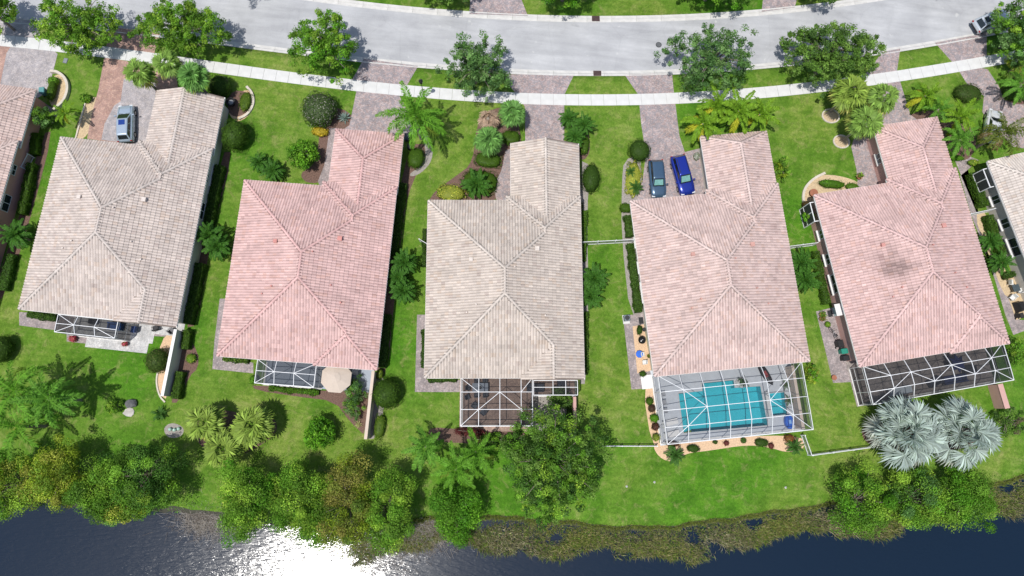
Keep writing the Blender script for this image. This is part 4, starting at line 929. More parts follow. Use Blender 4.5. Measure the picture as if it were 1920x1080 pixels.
def hedge(pts, width, h, label, cols, seed, name='hedge', group='clipped hedges along the house walls', ground=True):
    rng = np.random.default_rng(seed); w = np.array([P(x, y, h if not ground else h*.5)[:2] for x, y in pts]); o0 = w.mean(0); w = w-o0
    C = []; D = []; core = B()
    for a, b in zip(w[:-1], w[1:]):
        d = b-a; l = np.hypot(*d); d /= l; nn = np.array([-d[1], d[0]]); N = int(l*(width+2*h)*230)
        s = rng.random(N)*l; f = rng.random(N)*(width+2*h); jt = rng.normal(0, .045, N)
        wob = .06*np.sin(s*2.1+seed)+.05*np.sin(s*5.3)
        top = (f > h) & (f < h+width)
        side = np.where(f <= h, -1, 1); zz = np.where(top, h+jt+wob, np.where(f <= h, f, f-h-width)); off = np.where(top, f-h-width/2, side*(width/2+jt+wob))
        p = a+d*s[:, None]+nn*off[:, None]; C.append(np.column_stack([p, zz]))
        D.append(np.where(top[:, None], np.array([0, 0, 1.0]), np.column_stack([nn[0]*side, nn[1]*side, np.zeros(N)+.2])))
        c = (a+b)/2; core.box((c[0], c[1], h*.46), (l, width*.86, h*.9), math.atan2(d[1], d[0]))
    C = np.concatenate(C); D = np.concatenate(D); V, F = leaf_quads(C, .14, rng, .2, .6, out=D); col = leaf_cols(len(C), cols, rng, .25)
    cv = np.array(core.v); n0 = len(V); cf = np.array(core.f)
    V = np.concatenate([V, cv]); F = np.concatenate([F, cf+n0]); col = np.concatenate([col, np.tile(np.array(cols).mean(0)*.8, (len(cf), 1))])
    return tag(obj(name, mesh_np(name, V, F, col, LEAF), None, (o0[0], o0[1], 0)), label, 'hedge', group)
hedge([(414, 312), (398, 390), (388, 440)], .9, 1.1, 'upper dark hedge between the two left houses', BG, 201)
hedge([(378, 495), (362, 570), (354, 608)], .9, 1.1, 'lower dark hedge between the two left houses', BG, 202)
hedge([(353, 620), (349, 655)], .8, 1.0, 'short hedge at the top of the white garden wall', BG+BL, 203)
hedge([(340, 697), (331, 748)], .8, 1.0, 'short hedge at the foot of the white garden wall', BG+BL, 204)
hedge([(757, 345), (744, 440), (738, 480)], .8, .8, 'upper dark hedge right of the pink house', BG, 205)
hedge([(727, 590), (717, 690)], .8, .8, 'lower dark hedge right of the pink house', BG, 206)
hedge([(1095, 396), (1092, 490)], .7, .7, 'upper green hedge strip right of the middle house', BL, 207)
hedge([(1096, 585), (1096, 700)], .7, .7, 'lower green hedge strip right of the middle house', BG+BL, 208)
hedge([(1176, 405), (1180, 445)], .75, .8, 'short dark hedge above the picket fence at the pool house', BG, 209)
hedge([(1181, 458), (1190, 530), (1197, 586)], .8, .8, 'long dark hedge left of the pool house', BG, 210)
hedge([(1527, 472), (1540, 530), (1549, 570)], .75, .9, 'dark hedge left of the right pink house', BG+BL, 211)
hedge([(1821, 325), (1843, 388)], .9, 1.0, 'upper hedge left of the cream house', BG+BL, 212)
hedge([(1850, 405), (1866, 450), (1876, 480)], .8, 1.0, 'lower hedge left of the cream house', BG+BL, 213)
hedge([(1880, 518), (1900, 514)], .6, .7, 'tiny clipped hedge above the right edge patio', BG, 214)
hedge([(68, 252), (66, 290)], .8, 1.0, 'upper hedge right of the far left house', BL, 215)
hedge([(62, 308), (48, 380), (42, 402)], .8, 1.0, 'middle hedge right of the far left house', BL+BG, 216)
hedge([(24, 478), (8, 545)], .9, .9, 'lower hedge right of the far left house', BG+DARKG, 217)
hedge([(54, 590), (106, 597)], .6, .7, 'low hedge under the left beige eave', BG, 218)
hedge([(419, 671), (466, 677)], .55, .6, 'low hedge under the pink eave', BG+YEL[2:3], 219)
hedge([(803, 711), (856, 711)], .55, .6, 'low hedge under the middle house eave', BG, 220)
hedge([(796, 618), (795, 690)], .5, .7, 'narrow hedge left of the middle house', BG, 221)
hedge([(505, 727), (540, 732), (598, 736)], .5, .5, 'low green hedge below the pink house screen cage', BL+BRIGHT[:1], 222)
hedge([(797, 430), (795, 455), (796, 500)], .4, .7, 'thin hedge at the upper left of the middle house', BG, 223)
hedge([(1067, 755), (1068, 785)], .5, .9, 'small dark hedge in the grey gravel court', BG, 224)

# ---- palms
def pinnate(name, Lf, e0, droop, ll, n, col, tip, seed, wid=.045, plume=.25, hang=.35):
    wid = wid*1.55; n = int(n*.8)
    rng = np.random.default_rng(seed); s = np.linspace(0, 1, 13); a = e0-droop*s**1.25
    x = np.concatenate([[0], np.cumsum(np.cos((a[1:]+a[:-1])/2))])*Lf/12; z = np.concatenate([[0], np.cumsum(np.sin((a[1:]+a[:-1])/2))])*Lf/12
    side_b = rng.normal(0, .06)*Lf; y = side_b*s**2
    V, F, C = [], [], []
    for i in range(12):
        w0, w1 = .05*(1-s[i]*.8)*Lf/3.5, .05*(1-s[i+1]*.8)*Lf/3.5; m = len(V)
        V += [(x[i], y[i]-w0, z[i]), (x[i], y[i]+w0, z[i]), (x[i+1], y[i+1]+w1, z[i+1]), (x[i+1], y[i+1]-w1, z[i+1])]; F.append((m, m+1, m+2, m+3)); C.append(np.array(col)*1.5+np.array([.03, .02, 0]))
    for k in range(n):
        t = .12+.88*(k+.5)/n; px, py, pz = np.interp(t, s, x), np.interp(t, s, y), np.interp(t, s, z); an = np.interp(t, s, a)
        f = np.array([math.cos(an), 0, math.sin(an)]); u = np.array([-math.sin(an), 0, math.cos(an)])
        le = ll*(math.sin(PI*min(1, .16+.80*t))**.55)*(.85+.3*rng.random())
        for sd in (-1, 1):
            d = f*(.35+.5*t)+np.array([0, sd, 0])*(.95-.35*t)+u*rng.normal(.12, plume); d /= np.linalg.norm(d)
            wv = np.cross(d, u+rng.normal(0, .3, 3)); wv = wv/np.linalg.norm(wv)*wid*(.8+.4*rng.random())
            p0 = np.array([px, py, pz]); mid = p0+d*le*.5; tipp = p0+d*le+np.array([0, 0, -hang*le*(.5+.7*rng.random())]); mid[2] -= hang*le*.12
            m = len(V); V += [p0, mid+wv, tipp, mid-wv]; F.append((m, m+1, m+2, m+3))
            c = np.array(col)*(1-t*.6)+np.array(tip)*t*.6; C.append(c*math.exp(rng.normal(0, .2)))
    return mesh_np(name, V, np.array(F), np.clip(np.array(C), 0, .8), LEAF)
def fan(name, pet, R, e0, col, tip, seed, nb=17, arc=1.9, droop=.5, wid=.085, fold=.28):
    rng = np.random.default_rng(seed); V, F, C = [], [], []
    ca, sa = math.cos(e0), math.sin(e0); c = np.array([pet*ca, 0, pet*sa]); m = 0
    V += [(0, -.03, 0), (0, .03, 0), tuple(c+[0, .022, 0]), tuple(c+[0, -.022, 0])]; F.append((0, 1, 2, 3)); C.append(np.array(col)*1.3)
    e1 = e0-droop; f = np.array([math.cos(e1), 0, math.sin(e1)]); u = np.array([-math.sin(e1), 0, math.cos(e1)])
    for k in range(nb):
        ph = -arc+2*arc*(k+.5)/nb+rng.normal(0, .04); r = R*(.72+.28*math.cos(ph*.6))*(.9+.2*rng.random())
        d = f*math.cos(ph)+np.array([0, 1, 0])*math.sin(ph)+u*(fold*abs(math.sin(ph)))*.6+u*rng.normal(0, .05); d /= np.linalg.norm(d)
        wv = np.cross(d, u); wv = wv/np.linalg.norm(wv)*wid*R*(.9+.3*rng.random())
        zig = u*(.04*R*(1 if k % 2 else -1))
        mid = c+d*r*.58+zig; t = c+d*r+np.array([0, 0, -r*(.16+.22*rng.random())]); m = len(V)
        V += [tuple(c), tuple(mid+wv), tuple(t), tuple(mid-wv)]; F.append((m, m+1, m+2, m+3)); C.append((np.array(col)*.65+np.array(tip)*.35*(.6+.8*rng.random()))*math.exp(rng.normal(0, .26)))
    return mesh_np(name, V, np.array(F), np.clip(np.array(C), 0, .85), LEAF)
ELEV = [1.3, 1.0, .72, .45, .18, -.12]
def pin_set(nm, Lf, ll, n, col, tip, droop=1.35, old=None, **kw):
    out = []
    for i, e in enumerate(ELEV):
        for v in range(2):
            c = np.array(col)*(.85+.1*i*.5) if not (old is not None and i == 5) else np.array(old)
            out.append(pinnate(nm, Lf*(.8 if i == 0 else 1), e, droop*(.75+.1*i), ll, n, c, tip, 900+i*7+v+len(nm)*13, **kw))
    return out
def fan_set(nm, pet, R, col, tip, old=None, elev=(1.12, .92, .7, .4, .1, -.3), **kw):
    out = []
    for i, e in enumerate(elev):
        for v in range(2):
            c = np.array(old) if (old is not None and i == 5) else np.array(col)
            out.append(fan(nm, pet, R, e, c, tip, 700+i*5+v+len(nm)*11, **kw))
    return out
def palm(px, py, h, sets, nf, label, cat='palm', name='palm', group=None, scale=1.0, trunk_r=.14, lean=(0, 0), seed=0, boot=True, trunk=True, trunkmat=None, tiers=(0, 12)):
    rng = np.random.default_rng(seed+int(px*7+py)); w = P(px, py, h)
    bx, by = w[0]-lean[0], w[1]-lean[1]
    t = thing(name, label, cat, (bx, by, 0), 0, group)
    if trunk:
        b = B(); k = 7; pts = [(lean[0]*(i/k)**1.5, lean[1]*(i/k)**1.5, -.05+(h+.02)*i/k) for i in range(k+1)]
        tube(b, pts, trunk_r*1.2, trunk_r*.9, 9)
        if boot: b.lathe((lean[0], lean[1], h-.55), [(trunk_r*.95, 0), (trunk_r*1.6, .3), (trunk_r*1.2, .6)], 9)
        b.build('trunk', trunkmat or PBARK, t, smooth=True)
    if sets[0].name.startswith('fan'):
        for i in range(5): o = obj('frond', sets[2+i % 4], t, (lean[0], lean[1], h-.1), 0, scale=scale*.55); o.rotation_euler = (rng.normal(0, .1), rng.normal(0, .1)-.1, GA*i*1.7)
    for i in range(nf):
        q = i/(nf-1); ti = min(11, max(0, int(q**.8*11.99))); o = obj('frond', sets[ti], t, (lean[0], lean[1], h), GA*i+rng.normal(0, .12), scale=scale*(.88+.24*rng.random()))
        o.rotation_euler = (rng.normal(0, .14), rng.normal(0, .11), GA*i+rng.normal(0, .12))
    return t
QUEEN = pin_set('frond', 4.0, .62, 58, (.10, .27, .024), (.17, .35, .035), 1.45, old=(.15, .2, .03), plume=.4, wid=.032)
QUEENB = pin_set('frond', 3.6, .62, 52, (.10, .26, .03), (.16, .34, .045), 1.4, plume=.3, wid=.034)
ARECA = pin_set('frond', 2.7, .5, 40, (.14, .29, .02), (.22, .35, .03), 1.35, old=(.46, .44, .03), plume=.2, wid=.04)
PYG = pin_set('frond', 1.75, .34, 36, (.045, .145, .018), (.08, .20, .028), 1.2, plume=.12, wid=.024)
SAGO = pin_set('frond', 1.55, .30, 34, (.05, .14, .025), (.08, .18, .035), 1.0, plume=.1, wid=.02)
BROWNQ = pin_set('frond', 3.3, .58, 46, (.09, .14, .02), (.16, .17, .03), 1.6, old=(.24, .17, .09), plume=.4, wid=.032)
SABAL = fan_set('fan', .95, 1.0, (.13, .25, .04), (.27, .38, .09), old=(.34, .32, .08))
SABALG = fan_set('fan', .95, 1.0, (.09, .23, .05), (.20, .36, .09), old=(.30, .31, .07))
SABALY = fan_set('fan', .95, 1.05, (.14, .25, .035), (.36, .43, .09), old=(.46, .42, .12))
BISM = fan_set('fan', 2.0, 1.5, (.22, .29, .275), (.52, .58, .55), old=(.34, .34, .30), nb=26, arc=2.0, wid=.055, droop=.35, elev=(1.3, .95, .65, .38, .1, -.2))
FG = 'fan palms with green crowns'
palm(262, 138, 4.2, SABAL, 22, 'fan palm nearest the silver car, leftmost of the garage trio', group=FG, scale=.95)
palm(315, 120, 4.6, SABAL, 21, 'middle fan palm of the garage trio, under the street oak', group=FG, scale=.9)
palm(362, 146, 5.0, SABALG, 25, 'largest fan palm of the garage trio, over the beige garage roof', group=FG, scale=1.0)
palm(960, 212, 3.2, SABALG, 24, 'upper fan palm in front of the middle house', group=FG, scale=.9)
palm(917, 264, 2.8, SABALG, 25, 'lower fan palm in front of the middle house', group=FG, scale=.95)
palm(1592, 176, 4.4, SABALY, 27, 'upper left fan palm of the trio by the right pink house', group=FG, scale=1.15, trunk_r=.18)
palm(1655, 184, 4.4, SABAL, 24, 'upper right fan palm of the trio, beside the sidewalk', group=FG, scale=1.0)
palm(1620, 231, 4.8, SABAL, 27, 'lower fan palm of the trio, over the pink driveway', group=FG, scale=1.1)
palm(386, 792, 2.4, SABALY, 25, 'yellow green fan palm, upper left of the back lawn trio', group=FG, scale=1.1)
palm(475, 798, 2.6, SABALY, 28, 'yellow green fan palm, largest, right of the back lawn trio', group=FG, scale=1.25)
palm(421, 842, 2.4, SABALY, 27, 'yellow green fan palm, lowest of the back lawn trio', group=FG, scale=1.15)
DEAD = fan_set('fan', .7, .9, (.38, .27, .2), (.5, .38, .3), elev=(.2, 0, -.2, -.4, -.6, -.8))
palm(915, 222, 2.2, DEAD, 14, 'dead brown fan palm in front of the middle house', group='', scale=.9)
BS = 'silver blue fan palms'
palm(1692, 812, 4.0, BISM, 32, 'left of the two big silver blue palms', group=BS, scale=1.12, trunk_r=.28)
palm(1802, 812, 4.0, BISM, 30, 'right of the two big silver blue palms', group=BS, scale=1.06, trunk_r=.28)
PG = 'feather palms in the yards'
palm(778, 218, 6.0, QUEEN, 20, 'tall feather palm beside the pink driveway, casting a star shadow', group=PG, scale=1.02, trunk_r=.17)
palm(1318, 232, 3.2, ARECA, 16, 'yellowing feather palm left of the pool house garage', group=PG, scale=.95, trunk_r=.09)
palm(1345, 200, 3.6, ARECA, 16, 'feather palm above the pool house garage, near the sidewalk', group=PG, scale=.95, trunk_r=.09)
palm(1385, 208, 3.8, ARECA, 18, 'bright feather palm in the middle above the pool house garage', group=PG, scale=1.0, trunk_r=.09)
palm(1425, 215, 3.4, ARECA, 15, 'feather palm at the right end above the pool house garage', group=PG, scale=.9, trunk_r=.09)
palm(28, 735, 5.0, QUEEN, 16, 'feather palm at the left edge of the back lawn', group=PG, trunk_r=.16)
palm(92, 748, 5.2, QUEENB, 18, 'large spreading feather palm on the left back lawn', group=PG, scale=.98, trunk_r=.18)
palm(35, 800, 4.2, QUEEN, 13, 'lower feather palm at the left edge above the bank trees', group=PG, scale=.9, trunk_r=.15)
palm(798, 838, 3.0, QUEENB, 14, 'left feather palm below the middle screen cage', group=PG, scale=.75, trunk_r=.11)
palm(855, 880, 3.6, QUEEN, 16, 'feather palm with a pale trunk top above the round bank tree', group=PG, scale=.72, trunk_r=.13)
palm(893, 848, 3.0, QUEEN, 14, 'right feather palm below the middle screen cage', group=PG, scale=.72, trunk_r=.11)
palm(1735, 180, 2.4, ARECA, 15, 'feather palm left of the wide clipped mound', group=PG, scale=.85, trunk_r=.09)
palm(1760, 205, 2.6, QUEENB, 12, 'feather palm at the top corner of the right pink garage', group=PG, scale=.6, trunk_r=.1)
palm(1800, 220, 2.6, ARECA, 17, 'feather palm just below the wide clipped mound', group=PG, scale=.9, trunk_r=.09)
palm(1800, 262, 2.8, QUEENB, 16, 'feather palm right of the right pink garage roof', group=PG, scale=.65, trunk_r=.1)
palm(1880, 248, 4.6, BROWNQ, 18, 'brown tinged feather palm over the cream house corner', group=PG, scale=.9, trunk_r=.15)
palm(1915, 160, 3.6, QUEENB, 14, 'feather palm at the right edge below the sidewalk', group=PG, scale=.7, trunk_r=.13)
palm(122, 212, 2.4, ARECA, 12, 'small feather palm by the far left house', group=PG, scale=.62, trunk_r=.08)
YG = 'short dark date palms beside the houses'
def pyg(px, py, label, sc=1.0, h=1.9, n=34, s=PYG): palm(px, py, h, s, n, label, group=YG, scale=sc, trunk_r=.1, name='date_palm', boot=False)
pyg(30, 440, 'dark date palm between the far left house and the beige house', 1.05, 2.2)
pyg(392, 440, 'upper dark date palm right of the left beige house', 1.0)
pyg(408, 462, 'lower dark date palm right of the left beige house', 1.0)
pyg(758, 492, 'topmost of three date palms right of the pink house', .95)
pyg(746, 520, 'middle of three date palms right of the pink house', .85)
pyg(755, 545, 'lowest of three date palms right of the pink house', .95)
pyg(1114, 522, 'upper dark date palm right of the middle house', 1.0)
pyg(1107, 556, 'lower dark date palm right of the middle house', .9)
pyg(1502, 492, 'upper dark date palm right of the pool house', 1.0)
pyg(1510, 525, 'lower dark date palm right of the pool house', 1.0)
pyg(1066, 222, 'upper left of three date palms right of the middle garage', .75)
pyg(1094, 234, 'upper right of three date palms right of the middle garage', .85)
pyg(1078, 256, 'lowest of three date palms right of the middle garage', .8)
pyg(486, 305, 'left dark date palm above the pink roof', .75, 1.3)
pyg(512, 320, 'right dark date palm above the pink roof', .85, 1.3)
pyg(893, 345, 'wide dark palm in the bed of the middle house', 1.1, 1.2)
pyg(1856, 452, 'upper date palm between the two right houses', .8)
pyg(1876, 492, 'lower date palm between the two right houses', .85)
pyg(1183, 322, 'small upper palm in the lime yellow shrub strip', .45, .8, 20, SAGO)
pyg(1192, 352, 'small lower palm in the lime yellow shrub strip', .6, .8, 24, SAGO)
pyg(1266, 853, 'dark spiky palm in the left end of the peach gravel', .75, .7, 30, SAGO)
pyg(1490, 838, 'dark spiky palm in the right end of the peach gravel', .65, .7, 26, SAGO)
pyg(300, 776, 'small feather plant left of the yellow green palms', .55, .4, 22, SAGO)
def rosette(px, py, R, col, tip, label, seed, n=26, name='agave'):
    rng = np.random.default_rng(seed); w = P(px, py, .3); t = thing(name, label, 'agave', (w[0], w[1], 0), 0)
    for i in range(n):
        e = 1.25-1.15*i/n; a = GA*i; d = np.array([math.cos(a)*math.cos(e), math.sin(a)*math.cos(e), math.sin(e)]); s = np.array([-math.sin(a), math.cos(a), 0])
        l = R*(.75+.3*rng.random()); m = d*l*.45+np.array([0, 0, .03]); tp = d*l+np.array([0, 0, -.05]); wv = s*.055*R/1.0*1.4
        V = [-s*.04, s*.04, m+wv, tp, m-wv]; V = [tuple(np.array(q)+[0, 0, .05]) for q in V]
        obj('leaf', mesh_np('leaf', V, [[0, 1, 2, 3, 4]], np.array([np.array(col)*(.85+.4*rng.random())]), LEAF), t)
rosette(646, 220, 1.05, (.24, .32, .30), (.3, .4, .36), 'blue grey agave beside the pink driveway', 1)
rosette(671, 796, .65, (.45, .46, .22), (.5, .5, .3), 'pale yellow agave left of the tan garden wall', 2, 16)

# ---- lake margin
def reeds():
    rng = np.random.default_rng(77); V, F, C = [], [], []
    n = 46000
    x = rng.uniform(-14, 62, n); dd = rng.beta(1.5, 1.35, n); y0 = sh_f(x); wdt = 3.1+.55*np.sin(x*.35)+.35*np.sin(x*.9+1); y = y0-.1-dd*wdt
    patch = np.sin(x*.8+np.sin(y*1.3)*1.5)+np.sin(y*1.9+x*.25)+.7*np.sin(x*2.3-y*1.1); k = patch+rng.normal(0, .5, n) > np.where(dd < .75, -1.4, -.4)
    x, y, dd = x[k], y[k], dd[k]; n = len(x); z = np.full(n, -.5)
    hgt = .25+.7*rng.random(n)*(.25+.75*dd); az = rng.normal(-1.2, 1.2, n); ln = rng.uniform(.15, .95, n)
    pal_ = np.array([(.26, .26, .08), (.19, .25, .05), (.12, .21, .03), (.33, .29, .15), (.22, .20, .12), (.13, .13, .07), (.46, .42, .27)])
    zone = ((np.sin(x*.55)+np.sin(y*.9+x*.2)+2)/4*4).astype(int)
    ci = np.clip(zone+rng.integers(-1, 4, n), 0, 6); col = pal_[ci]*np.exp(rng.normal(0, .3, (n, 1)))
    base = np.column_stack([x, y, z]); d = np.column_stack([np.cos(az)*ln, np.sin(az)*ln, np.ones(n)]); d /= np.linalg.norm(d, axis=1, keepdims=True)
    s = np.column_stack([-np.sin(az), np.cos(az), np.zeros(n)])*(.02+.02*rng.random(n))[:, None]
    m = base+d*(hgt*.6)[:, None]; tp = base+d*hgt[:, None]+np.column_stack([np.cos(az), np.sin(az), -np.ones(n)*.3])*(hgt*.25)[:, None]
    V = np.stack([base-s, m+s*.8, tp, m-s*.8], 1).reshape(-1, 3); F = (np.arange(n)*4)[:, None]+np.arange(4)
    tag(obj('shore_reeds', mesh_np('shore_reeds', V, F, col, LEAF)), 'olive and tan reeds in the shallows along the lawn edge', 'reeds', kind='stuff')
    # long pale grass on the crest of the bank
    n = 16000; x = rng.uniform(-12, 62, n); y = sh_f(x)+.10*np.sin(x*.9)+.08*np.sin(x*2.1+1)+rng.normal(.1, .14, n)
    az = rng.uniform(0, 2*PI, n); s = np.column_stack([np.cos(az), np.sin(az), np.zeros(n)])*.03; b = np.column_stack([x, y, np.full(n, -.12)]); tp = b+np.column_stack([rng.normal(0, .12, n), rng.normal(-.05, .12, n), .16+.12*rng.random(n)])
    m = (b+tp)/2; V = np.stack([b-s*.3, m+s, tp, m-s], 1).reshape(-1, 3); F = (np.arange(n)*4)[:, None]+np.arange(4)
    col = np.array([(.22, .27, .06), (.30, .31, .10), (.17, .24, .04)])[rng.integers(0, 3, n)]*np.exp(rng.normal(0, .2, (n, 1)))
    tag(obj('bank_grass', mesh_np('bank_grass', V, F, col, LEAF)), 'pale uncut grass fringe at the lawn edge of the bank', 'grass', kind='stuff')
    # dead brush under the bank trees
    for cx, cy, r, lab, sd in ((385, 975, 40, 'grey dead brush on the bank between the left tree groups', 1), (800, 1000, 36, 'grey dead brush on the bank left of the round bank tree', 2), (690, 1012, 70, 'grey dead brush under the golden brown bank tree', 3)):
        rg = np.random.default_rng(sd); w = P(cx, cy, -.3); n = 1500; R = r*.06
        q = rg.normal(0, .5, (n, 2))*R; az = rg.uniform(0, 2*PI, n); l = .4+.9*rg.random(n); b = np.column_stack([q[:, 0]*1.2, q[:, 1]*.7, np.zeros(n)])
        d = np.column_stack([np.cos(az), np.sin(az), .15+.5*rg.random(n)]); e = b+d*l[:, None]; s = np.column_stack([-np.sin(az), np.cos(az), np.zeros(n)])*.016
        V = np.stack([b-s, b+s, e+s*.4, e-s*.4], 1).reshape(-1, 3); col = np.array([(.30, .27, .25), (.42, .39, .37), (.20, .17, .15)])[rg.integers(0, 3, n)]
        tag(obj('dead_brush', mesh_np('dead_brush', V, (np.arange(n)*4)[:, None]+np.arange(4), col, LEAF), None, (w[0], w[1], -.5)), lab, 'brush', kind='stuff')
reeds()

# ------------------------------------------------------------------ cars
def car(name, label, px, py, ang, col, Lc=4.7, Wc=1.86, Hc=1.68, cat='car', sunroof=0, shade=False, rack=False):
    w = P(px, py, .9); c = thing(name, label, cat, (w[0], w[1], 0), ang); PA = M_paint(name+'_paint_%d' % px, col)
    hl_, hw_ = Lc/2, Wc/2
    st = [(-hl_, .80, .45, .80), (-hl_+.08, .92, .30, .98), (-hl_+.5, .985, .22, 1.04), (-hl_*.45, 1.0, .20, 1.05), (0, 1.0, .20, 1.04), (hl_*.42, 1.0, .20, 1.03), (hl_*.62, .99, .21, .99), (hl_-.28, .93, .24, .89), (hl_-.06, .82, .32, .74), (hl_, .70, .40, .60)]
    V, F = [], []; m = 12
    for x, f, zl, zh in st:
        h = hw_*f
        half = [(h*.90, zl), (h*.99, zl+.10), (h, zl+(zh-zl)*.5), (h*.965, zh-.10), (h*.88, zh-.02), (h*.5, zh+.012)]
        sec = [(y, z) for y, z in half]+[(-y, z) for y, z in half[::-1]]; V += [(x, y, z) for y, z in sec]
    for i in range(len(st)-1): F += [(i*m+j, i*m+(j+1) % m, (i+1)*m+(j+1) % m, (i+1)*m+j) for j in range(m)]
    F += [list(range(m)), list(range((len(st)-1)*m, len(st)*m))[::-1]]
    F = [f[::-1] if len(f) == 4 else list(f) for f in F]
    body = obj('body', mesh_np('body', V, F, mat=PA, smooth=True), c)
    # cabin
    xb0, xb1, xr0, xr1 = -hl_+.10, hl_*.47, -hl_+.52, hl_*.10; yb, yr = hw_*.87, hw_*.68; zb = 1.0
    base = [(xb0, -yb*.9, zb), (xb1, -yb*.92, zb), (xb1, yb*.92, zb), (xb0, yb*.9, zb)]
    top = [(xr0, -yr*.95, Hc-.05), (xr1, -yr, Hc-.06), (xr1, yr, Hc-.06), (xr0, yr*.95, Hc-.05)]
    tin = [(xr0+.12, -yr*.7, Hc-.005), (xr1-.14, -yr*.72, Hc-.005), (xr1-.14, yr*.72, Hc-.005), (xr0+.12, yr*.7, Hc-.005)]
    V = base+top+tin; F = [(0, 1, 5, 4), (1, 2, 6, 5), (2, 3, 7, 6), (3, 0, 4, 7), (4, 5, 9, 8), (5, 6, 10, 9), (6, 7, 11, 10), (7, 4, 8, 11), (8, 9, 10, 11)]
    cm = mesh_np('cabin', V, [list(f) for f in F], mat=PA); bm = bmesh.new(); bm.from_mesh(cm)
    bmesh.ops.bevel(bm, geom=[e for e in bm.edges if len(e.link_faces) == 2], offset=.045, segments=2, affect='EDGES', profile=.6)
    for f in bm.faces: f.smooth = True
    bm.to_mesh(cm); bm.free(); obj('cabin', cm, c)
    def pane(nm, q, i0, j0, i1, j1, mat, off=.009):
        """inset quad on a cabin face, 8 mm proud"""
        a, b_, d, e = [Vector(V[k]) for k in q]; n = (b_-a).cross(e-a).normalized()*off
        f = lambda s, t: (a.lerp(b_, s)).lerp(e.lerp(d, s), t)+n
        q4 = [f(i0, j0), f(i1, j0), f(i1, j1), f(i0, j1)]
        obj(nm, mesh_np(nm, [tuple(v) for v in q4]+[tuple(v-n*.8) for v in q4], [[0, 1, 2, 3], [7, 6, 5, 4], [0, 4, 5, 1], [1, 5, 6, 2], [2, 6, 7, 3], [3, 7, 4, 0]], mat=mat), c)
    pane('windscreen', (1, 2, 6, 5), .06, .06, .94, .95, GLASST)
    if shade: pane('sunshade', (1, 2, 6, 5), .13, .18, .87, .82, GLASSG, .016)
    pane('rear_window', (3, 0, 4, 7), .10, .15, .90, .88, GLASST)
    for q in ((0, 1, 5, 4), (2, 3, 7, 6)):
        for a, b_ in ((.04, .30), (.33, .62), (.65, .93)):
            if q[0] == 2: a, b_ = 1-b_, 1-a
            pane('side_window', q, a, .14, b_, .88, GLASST)
    if sunroof: B().box((xr1-.48-.3*(sunroof-1), 0, Hc+.004), (.62, yr*1.15, .02)).build('sunroof', MAT('sunroof_glass', (.02, .05, .22), .08, .1), c)
    if sunroof > 1: B().box((xr1-1.35-.3, 0, Hc+.004), (.62, yr*1.15, .02)).build('sunroof', GLASST, c)
    if rack:
        for s in (-1, 1): B().bar((xr0+.2, s*yr*.82, Hc+.03), (xr1-.2, s*yr*.82, Hc+.03), .045, .05).build('roof_rail', DARKM, c)
    for sx, x in ((1, hl_*.60), (-1, -hl_*.58)):
        for s in (-1, 1):
            wh = B().cone((x, s*(hw_-.22), .34), (x, s*(hw_+.012), .34), .34, .34, 16).build('wheel', RUBBER, c)
            B().cone((x, s*(hw_+.012), .34), (x, s*(hw_+.022), .34), .22, .20, 10).build('rim', MAT('rim_alloy', (.4, .4, .41), .3, .1, metal=.8), wh)
    for s in (-1, 1):
        B().box((hl_*.36, s*(hw_+.10), 1.08), (.14, .22, .15)).build('mirror', PA, c)
        B().box((hl_-.16, s*hw_*.68, .74), (.22, .36, .12)).build('headlight', MAT('headlight', (.6, .62, .64), .15, .1), c)
        B().box((-hl_+.03, s*hw_*.80, .84), (.06, .22, .18)).build('taillight', MAT('taillight', (.35, .02, .02), .25, .1), c)
    for s in (-1, 1):
        for x in (-hl_*.30, hl_*.02): B().box((x, s*(hw_*.995), .86), (.16, .03, .03)).build('door_handle', DARKM, c)
        B().bar((hl_*.50, s*hw_*.74, 1.028), (hl_-.34, s*hw_*.66, .915), .018, .014).build('bonnet_seam', BLACK, c)
    B().box((hl_-.03, 0, .55), (.1, 1.0, .16)).build('grille', BLACK, c); B().box((-hl_+.02, 0, .5), (.1, 1.4, .2)).build('bumper', BLACK, c)
    for s in (-1, 1): B().bar((xb1-.02, s*.15, 1.045), (xb1+.05, s*.62, 1.04), .02).build('wiper', BLACK, c)
    return c
def ang_px(a, b):
    p, q = P(*a, .9), P(*b, .9); return math.atan2(q[1]-p[1], q[0]-p[0])
car('parked_car', 'silver car with a sunroof in the terracotta driveway', 234, 230, ang_px((234, 268), (235, 193)), (.40, .48, .57), 4.55, 1.84, 1.6, sunroof=1)
car('parked_car', 'grey blue car parked left in the paver driveway', 1233, 334, ang_px((1230, 297), (1237, 373)), (.055, .105, .17), 4.55, 1.84, 1.64, shade=True)
car('parked_car', 'bright blue car parked askew beside the grey blue car', 1281, 327, ang_px((1270, 288), (1293, 368)), (.012, .03, .28), 4.85, 1.9, 1.72, shade=True, rack=True)
car('parked_car', 'silver white vehicle half hidden under the top right oak', 1862, 36, ang_px((1830, 48), (1892, 22)), (.55, .58, .62), 4.8, 1.9, 1.75, sunroof=2)
car('parked_car', 'white vehicle half hidden by palms near the right edge', 1864, 236, ang_px((1858, 270), (1869, 204)), (.7, .7, .69), 4.4, 1.8, 1.6)

